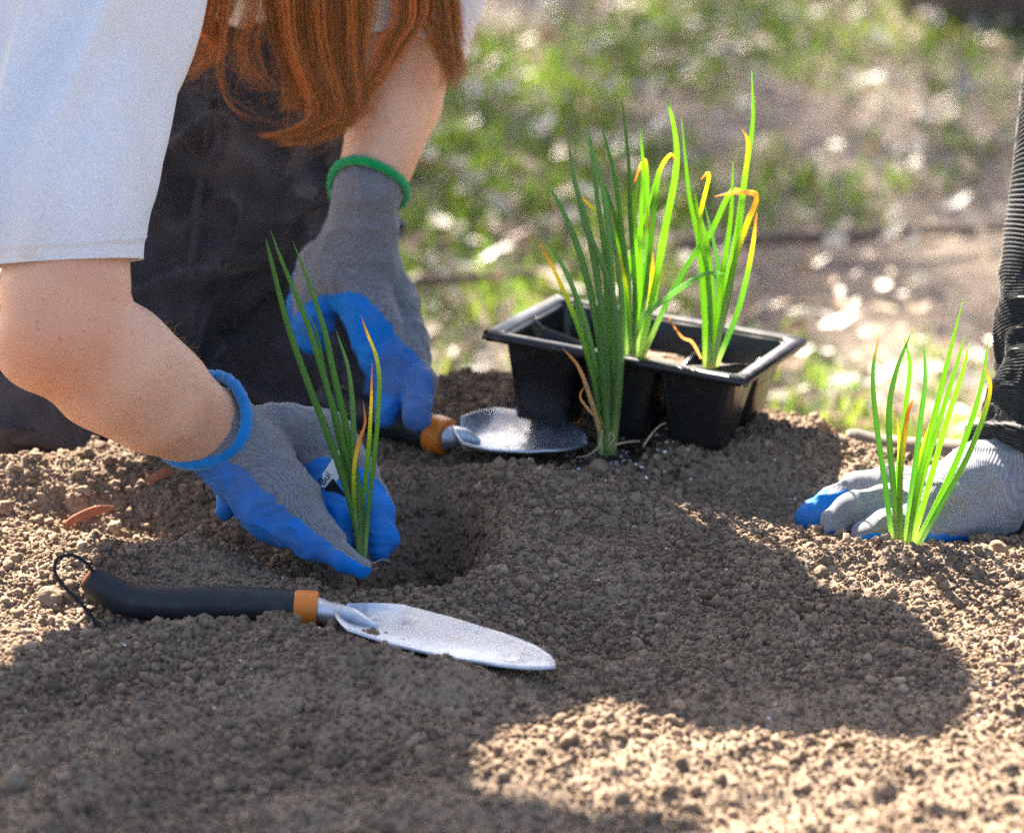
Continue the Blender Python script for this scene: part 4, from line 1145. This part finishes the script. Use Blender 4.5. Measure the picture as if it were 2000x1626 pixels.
def rings_to(rings, close_last=False):
    V = np.vstack(rings); k = len(rings[0]); F_ = []
    for i in range(len(rings)-1):
        j = np.arange(k); F_.append(np.stack([i*k+j, i*k+(j+1) % k, (i+1)*k+(j+1) % k, (i+1)*k+j], 1))
    F_ = np.vstack(F_)
    if close_last:
        c = len(V); V = np.vstack([V, rings[-1].mean(0)]); b_ = (len(rings)-1)*k; j = np.arange(k)
        F_ = np.vstack([F_, np.stack([b_+j, b_+(j+1) % k, np.full(k, c), np.full(k, c)], 1)])
    return V, F_
TL, TW = .1653, .1194
def R3(w, d, r, z, n=5, wob=0.0):
    a = rrect(w, d, r, n); zz = np.full(len(a), z)
    if wob: zz = zz+wob*np.sin(np.arange(len(a))*1.7)
    return np.c_[a, zz]
rim = [R3(TL+.004, TW+.004, .004, -.0035, 6, .0008), R3(TL+.003, TW+.003, .004, -.0005, 6, .0010), R3(TL-.002, TW-.002, .004, .0006, 6, .0008),
       R3(TL-.013, TW-.013, .006, .0004, 6), R3(TL-.0165, TW-.0165, .007, -.0012, 6)]
V, F_ = rings_to(rim); local('rim', V, F_, M_TRAY, tray, .0008)
CWX, CWY = (TL-.017)/3, (TW-.017)/2
for ix in range(3):
    for iy in range(2):
        ox = (ix-1)*CWX; oy = (iy-.5)*CWY
        rr_ = []
        q0 = R3(CWX, CWY, .004, 0, 6)
        outx = sstep(.30, .49, q0[:, 0]/CWX*(ix-1)); outy = sstep(.30, .49, q0[:, 1]/CWY*(1 if iy else -1))
        outer = np.maximum(outx, outy)
        for (f, dz, r) in ((.995, 0, .004), (.965, .003, .006), (.92, .012, .007), (.80, .55, .007), (.70, .85, .007), (.66, .985, .006), (.58, 1.0, .005)):
            q = R3(CWX*f, CWY*f, r, 0, 6); q[:, 0] += ox; q[:, 1] += oy
            zt_ = -.0010*outer-.0135*(1-outer)-.003*(1-outer)*np.exp(-((np.arange(24) % 6-2.5)/1.6)**2)
            q[:, 2] = zt_-dz if dz < .1 else zt_*(1-dz)-TRAY_H*dz
            if dz == .012: q[:, 2] = np.minimum(q[:, 2], -.014)
            rr_.append(q)
        V, F_ = rings_to(rr_, True); cell = local('cell', V, F_, M_TRAY, tray, .0008)
        if (ix, iy) in ((1, 0), (2, 0), (1, 1), (2, 1)):
            zt = -.0145 if iy == 0 else -.020
            rs = [R3(CWX*.9, CWY*.9, .006, zt, 6)]; rs[0][:, 0] += ox; rs[0][:, 1] += oy
            q2 = [rs[0]]
            for f in (.7, .45, .2):
                a = rs[0].copy(); cc = np.array([ox, oy, 0]); a[:, :2] = cc[:2]+(a[:, :2]-cc[:2])*f; a[:, 2] = zt+.002*(1-f)+rng.normal(0, .0008, 24); q2.append(a)
            V, F_ = rings_to(q2, True); local('soil_plug', V, F_, M_POT, cell)

# ------------------------------------------------------------------ trowels
M_RUB = mat('black_rubber', (.020, .023, .028), .55, .35); setn(M_RUB, bump(M_RUB, noise_node(M_RUB, 900, 2), .2, .0004))
setc(M_RUB, mixc(M_RUB, ramp(M_RUB, noise_node(M_RUB, 60, 6, .7), [(.55, (0, 0, 0)), (.8, (.5, .5, .5))]), (.019, .022, .027), (.13, .10, .08)))
M_DUSTY = mat('dusty_rubber', (.16, .13, .11), .8, .15); setc(M_DUSTY, ramp(M_DUSTY, noise_node(M_DUSTY, 60, 5), [(.3, (.10, .085, .075)), (.7, (.23, .19, .16))]))
M_ORANGE = mat('orange_plastic', (.72, .20, .025), .42, .4)
setc(M_ORANGE, mixc(M_ORANGE, ramp(M_ORANGE, noise_node(M_ORANGE, 110, 6, .75), [(.58, (0, 0, 0)), (.72, (.8, .8, .8))]), (.74, .20, .022), (.18, .10, .06)))
m = M_STEEL = mat('steel', (.62, .65, .70), .34, .5, .9)
st_ = ramp(m, noise_node(m, 45, 6, .72), [(.56, (0, 0, 0)), (.66, (1, 1, 1))])
setc(m, mixc(m, math_node(m, 'MULTIPLY', st_, .5), (.54, .58, .64), (.19, .15, .12)))
l2 = m.node_tree.links
l2.new(ramp(m, noise_node(m, 80, 5), [(.3, (.40, .40, .40)), (.7, (.60, .60, .60))]), m.node_tree.nodes['Principled BSDF'].inputs['Roughness'])
l2.new(math_node(m, 'MULTIPLY_ADD', st_, -.6, .92), m.node_tree.nodes['Principled BSDF'].inputs['Metallic'])
M_CORD = mat('black_cord', (.02, .022, .026), .8, .2)
def trowel(label, end, collar, tip, r, up=(0, 0, 1), rubber=None, curl=.5, width=.036, loop=None, lift=None, blade=True, dish=.010):
    end, collar, tip = (np.asarray(q, float) for q in (end, collar, tip))
    t = thing('garden_trowel', label, 'trowel', (collar[0], collar[1], collar[2]-r), 'hand trowels')
    d = collar-end; L = np.linalg.norm(d); d = d/L
    up = np.asarray(up, float); u_ = up-d*(up@d); u_ /= np.linalg.norm(u_)
    # handle: swells in the middle, hooked end
    pts_ = [end+u_*r*curl*1.5, end+d*.06*L+u_*r*curl*.9, end+d*.18*L+u_*r*curl*.15, end+d*.4*L, end+d*.7*L+u_*r*.1, collar-d*.10*L]
    q = catmull(pts_, 40); s_ = np.linspace(0, 1, 40)
    rr = r*np.interp(s_, (0, .03, .15, .4, .7, 1), (.62, .72, .86, .93, 1.04, 1.0))
    hd = tube('handle', q, rr, rubber or M_RUB, t, 20)
    e0 = q[0]; ed = q[0]-q[1]; ed /= np.linalg.norm(ed)
    tube('hang_hole', np.array([e0-ed*.003, e0+ed*.0006, e0+ed*.0009]), np.array([.56*r, .54*r, .38*r]), M_ORANGE, hd, 18)
    c0 = collar-d*.10*L
    tube('collar', catmull([c0, c0+d*.004, c0+d*.011, c0+d*.0125], 8), np.array([1.0, 1.04, 1.05, 1.05, 1.04, 1.02, .98, .8])*r, M_ORANGE, t, 20)
    bd = tip-collar; BL = np.linalg.norm(bd); bd = bd/BL
    lat = np.cross(u_, bd); lat /= np.linalg.norm(lat); bu = np.cross(bd, lat)
    if not blade: return t
    neck0 = c0+d*.010; neck1 = collar+bd*BL*.15
    tube('neck', catmull([neck0, (neck0*.6+neck1*.4)+u_*.0, neck1+bu*.001, collar+bd*BL*.26-bu*.002], 16), np.interp(np.linspace(0, 1, 16), (0, .4, .7, 1), (.74*r, .60*r, .42*r, .10*r)), M_STEEL, t, 16)
    nu, nv = 30, 15
    V = []
    for i in range(nu):
        s_ = .10+.90*i/(nu-1)
        w = width*np.interp(s_, (.10, .17, .25, .45, .7, .85, .93, .98, 1.0), (.22, .62, .93, 1.0, .88, .66, .44, .22, .02))
        for j in range(nv):
            v_ = -1+2*j/(nv-1)
            sh_ = np.interp(s_, (.1, .3, .8, 1), (1.2, 1.0, .6, .15))
            V.append(collar+bd*BL*s_+lat*w*v_+bu*(dish*sh_*(v_*v_-.2)-.002*np.sin(s_*3.1)))
    idx_ = np.arange(nu*nv).reshape(nu, nv)
    F_ = np.c_[idx_[:-1, :-1].ravel(), idx_[:-1, 1:].ravel(), idx_[1:, 1:].ravel(), idx_[1:, :-1].ravel()]
    o = obj('blade', mesh_np('blade', np.array(V), F_), M_STEEL, t)
    md = o.modifiers.new('thickness', 'SOLIDIFY'); md.thickness = .0016; md.offset = 0
    md = o.modifiers.new('bevel', 'BEVEL'); md.width = .0005; md.segments = 2
    if loop:
        w = [P(*a) for a in loop]; tube('cord_loop', catmull(w, 40), .0011, M_CORD, t, 8)
    return t
tw1 = trowel('black handled trowel with cord loop and bright blade, lying half sunk in soil', *T1, 36*.000272,
       curl=.95, width=.025, loop=[(186, 1128, -.347), (172, 1102, -.350), (140, 1084, -.352), (112, 1092, -.355), (108, 1120, -.357), (130, 1150, -.359), (160, 1180, -.361), (182, 1208, -.363), (190, 1226, -.365)], dish=.006)
tw2 = trowel('black handled trowel under the green cuffed glove, dull blade lying toward the tray', *T2, 38*.00030, curl=.2, width=.036, dish=.012)
e3, c3_ = T3
tw3 = trowel('dusty tan handled trowel lying on the crest behind the pale glove', e3, c3_, c3_+(c3_-e3)*1.35+np.array([0, 0, -.02]), 29*.0003, rubber=M_DUSTY, curl=.35)

# ------------------------------------------------------------------ small things in the soil
M_CHIP = mat('red_wood_chip', (.30, .12, .07), .8, .15); setc(M_CHIP, ramp(M_CHIP, noise_node(M_CHIP, 150, 5), [(.3, (.22, .075, .045)), (.7, (.40, .17, .10))]))
def chip(pix, w, label):
    a, b = [PZ(*q, .0) for q in pix]
    a[2] = soil_at(a[0], a[1])+.003; b[2] = soil_at(b[0], b[1])+.005
    pth = catmull([a, (a+b)/2+np.array([0, 0, .002]), b], 12)
    V, F_ = tube_data(pth, w*np.interp(np.linspace(0, 1, 12), (0, .15, .7, 1), (.3, .9, 1, .35)), 6, flat=.4)
    tag(obj('wood_chip', mesh_mixed('wood_chip', V, F_, False), M_CHIP), label, 'wood chip')
chip([(125, 1008), (222, 985)], .0030, 'reddish splinter of bark on sunlit soil near the elbow')
chip([(290, 962), (338, 952)], .003, 'small reddish bark splinter in shaded soil beside the forearm')
M_STONE = mat('clod', (.2, .15, .11), .9, .1); setc(M_STONE, ramp(M_STONE, noise_node(M_STONE, 150, 5), [(.3, (.15, .105, .07)), (.7, (.28, .21, .15))])); setn(M_STONE, bump(M_STONE, noise_node(M_STONE, 500, 4), .6, .001))
def stone(px, py, rpx, label):
    p = PZ(px, py, 0); r = rpx*MPP(p); p[2] = soil_at(p[0], p[1])+r*.25
    s_ = SDF(r*.5); 
    for k in range(5): s_.cone(p+rng.normal(0, r*.25, 3), p+rng.normal(0, r*.25, 3), r*rng.uniform(.5, .75), r*rng.uniform(.5, .75))
    tag(obj('clod', sdf_mesh('clod', s_, max(r/9, .0006), lambda V, N_: vnoise(V, r*.5, 95)*r*.1)[0], M_STONE), label, 'clod', 'clods of soil')
stone(414, 1083, 13, 'round tan pebble in shaded soil below the blue cuff')
stone(1170, 958, 18, 'rounded soil lump below the roots of the loose clump')
stone(1243, 1002, 14, 'pale soil lump between the loose clump and the right hole')
stone(30, 1535, 26, 'large soil lump in blurred soil below the cord loop')
stone(1950, 1085, 20, 'pinkish lump on the heap in front of the pale glove')
stone(100, 1180, 22, 'sunlit lump beside the cord loop')
# perlite: white specks from the potting mix
npl = 520
q = np.r_[rng.normal(0, 1, (200, 2))*np.array([.02, .02])+PZ(1205, 905, 0)[:2], np.c_[rng.uniform(-.33, .33, npl-200), rng.uniform(-.5, -.05, npl-200)]]
sc_ = np.r_[.0005+.0011*rng.random(200)**2, .0003+.0006*rng.random(npl-200)**3]
M_PERL = mat('perlite', (.78, .77, .75), .8, .2)
scatter_instances('perlite', np.c_[q, soil_at(q[:, 0], q[:, 1])+.0012], sc_, rng.random(npl), M_PERL, 'white perlite specks from potting mix on the soil', 'perlite', nvar=2)
# dark potting soil spilled at the roots of the loose clump
M_DARK = soil_material('dark_mix', True); 
nd = 1500
q = rng.normal(0, 1, (nd, 2))*np.array([.024, .022])+PZ(1205, 900, 0)[:2]
for e in M_DARK.node_tree.nodes:
    if e.type == 'VALTORGB' and e.color_ramp.elements[0].color[0] < .2:
        for c_ in e.color_ramp.elements: c_.color = (c_.color[0]*.35, c_.color[1]*.33, c_.color[2]*.33, 1)
scatter_instances('potting_mix', np.c_[q, soil_at(q[:, 0], q[:, 1])+.001], .0006+.0012*rng.random(nd)**2, rng.random(nd), M_DARK, 'dark crumbly potting mix spilled round the loose clump', 'potting mix', nvar=3)
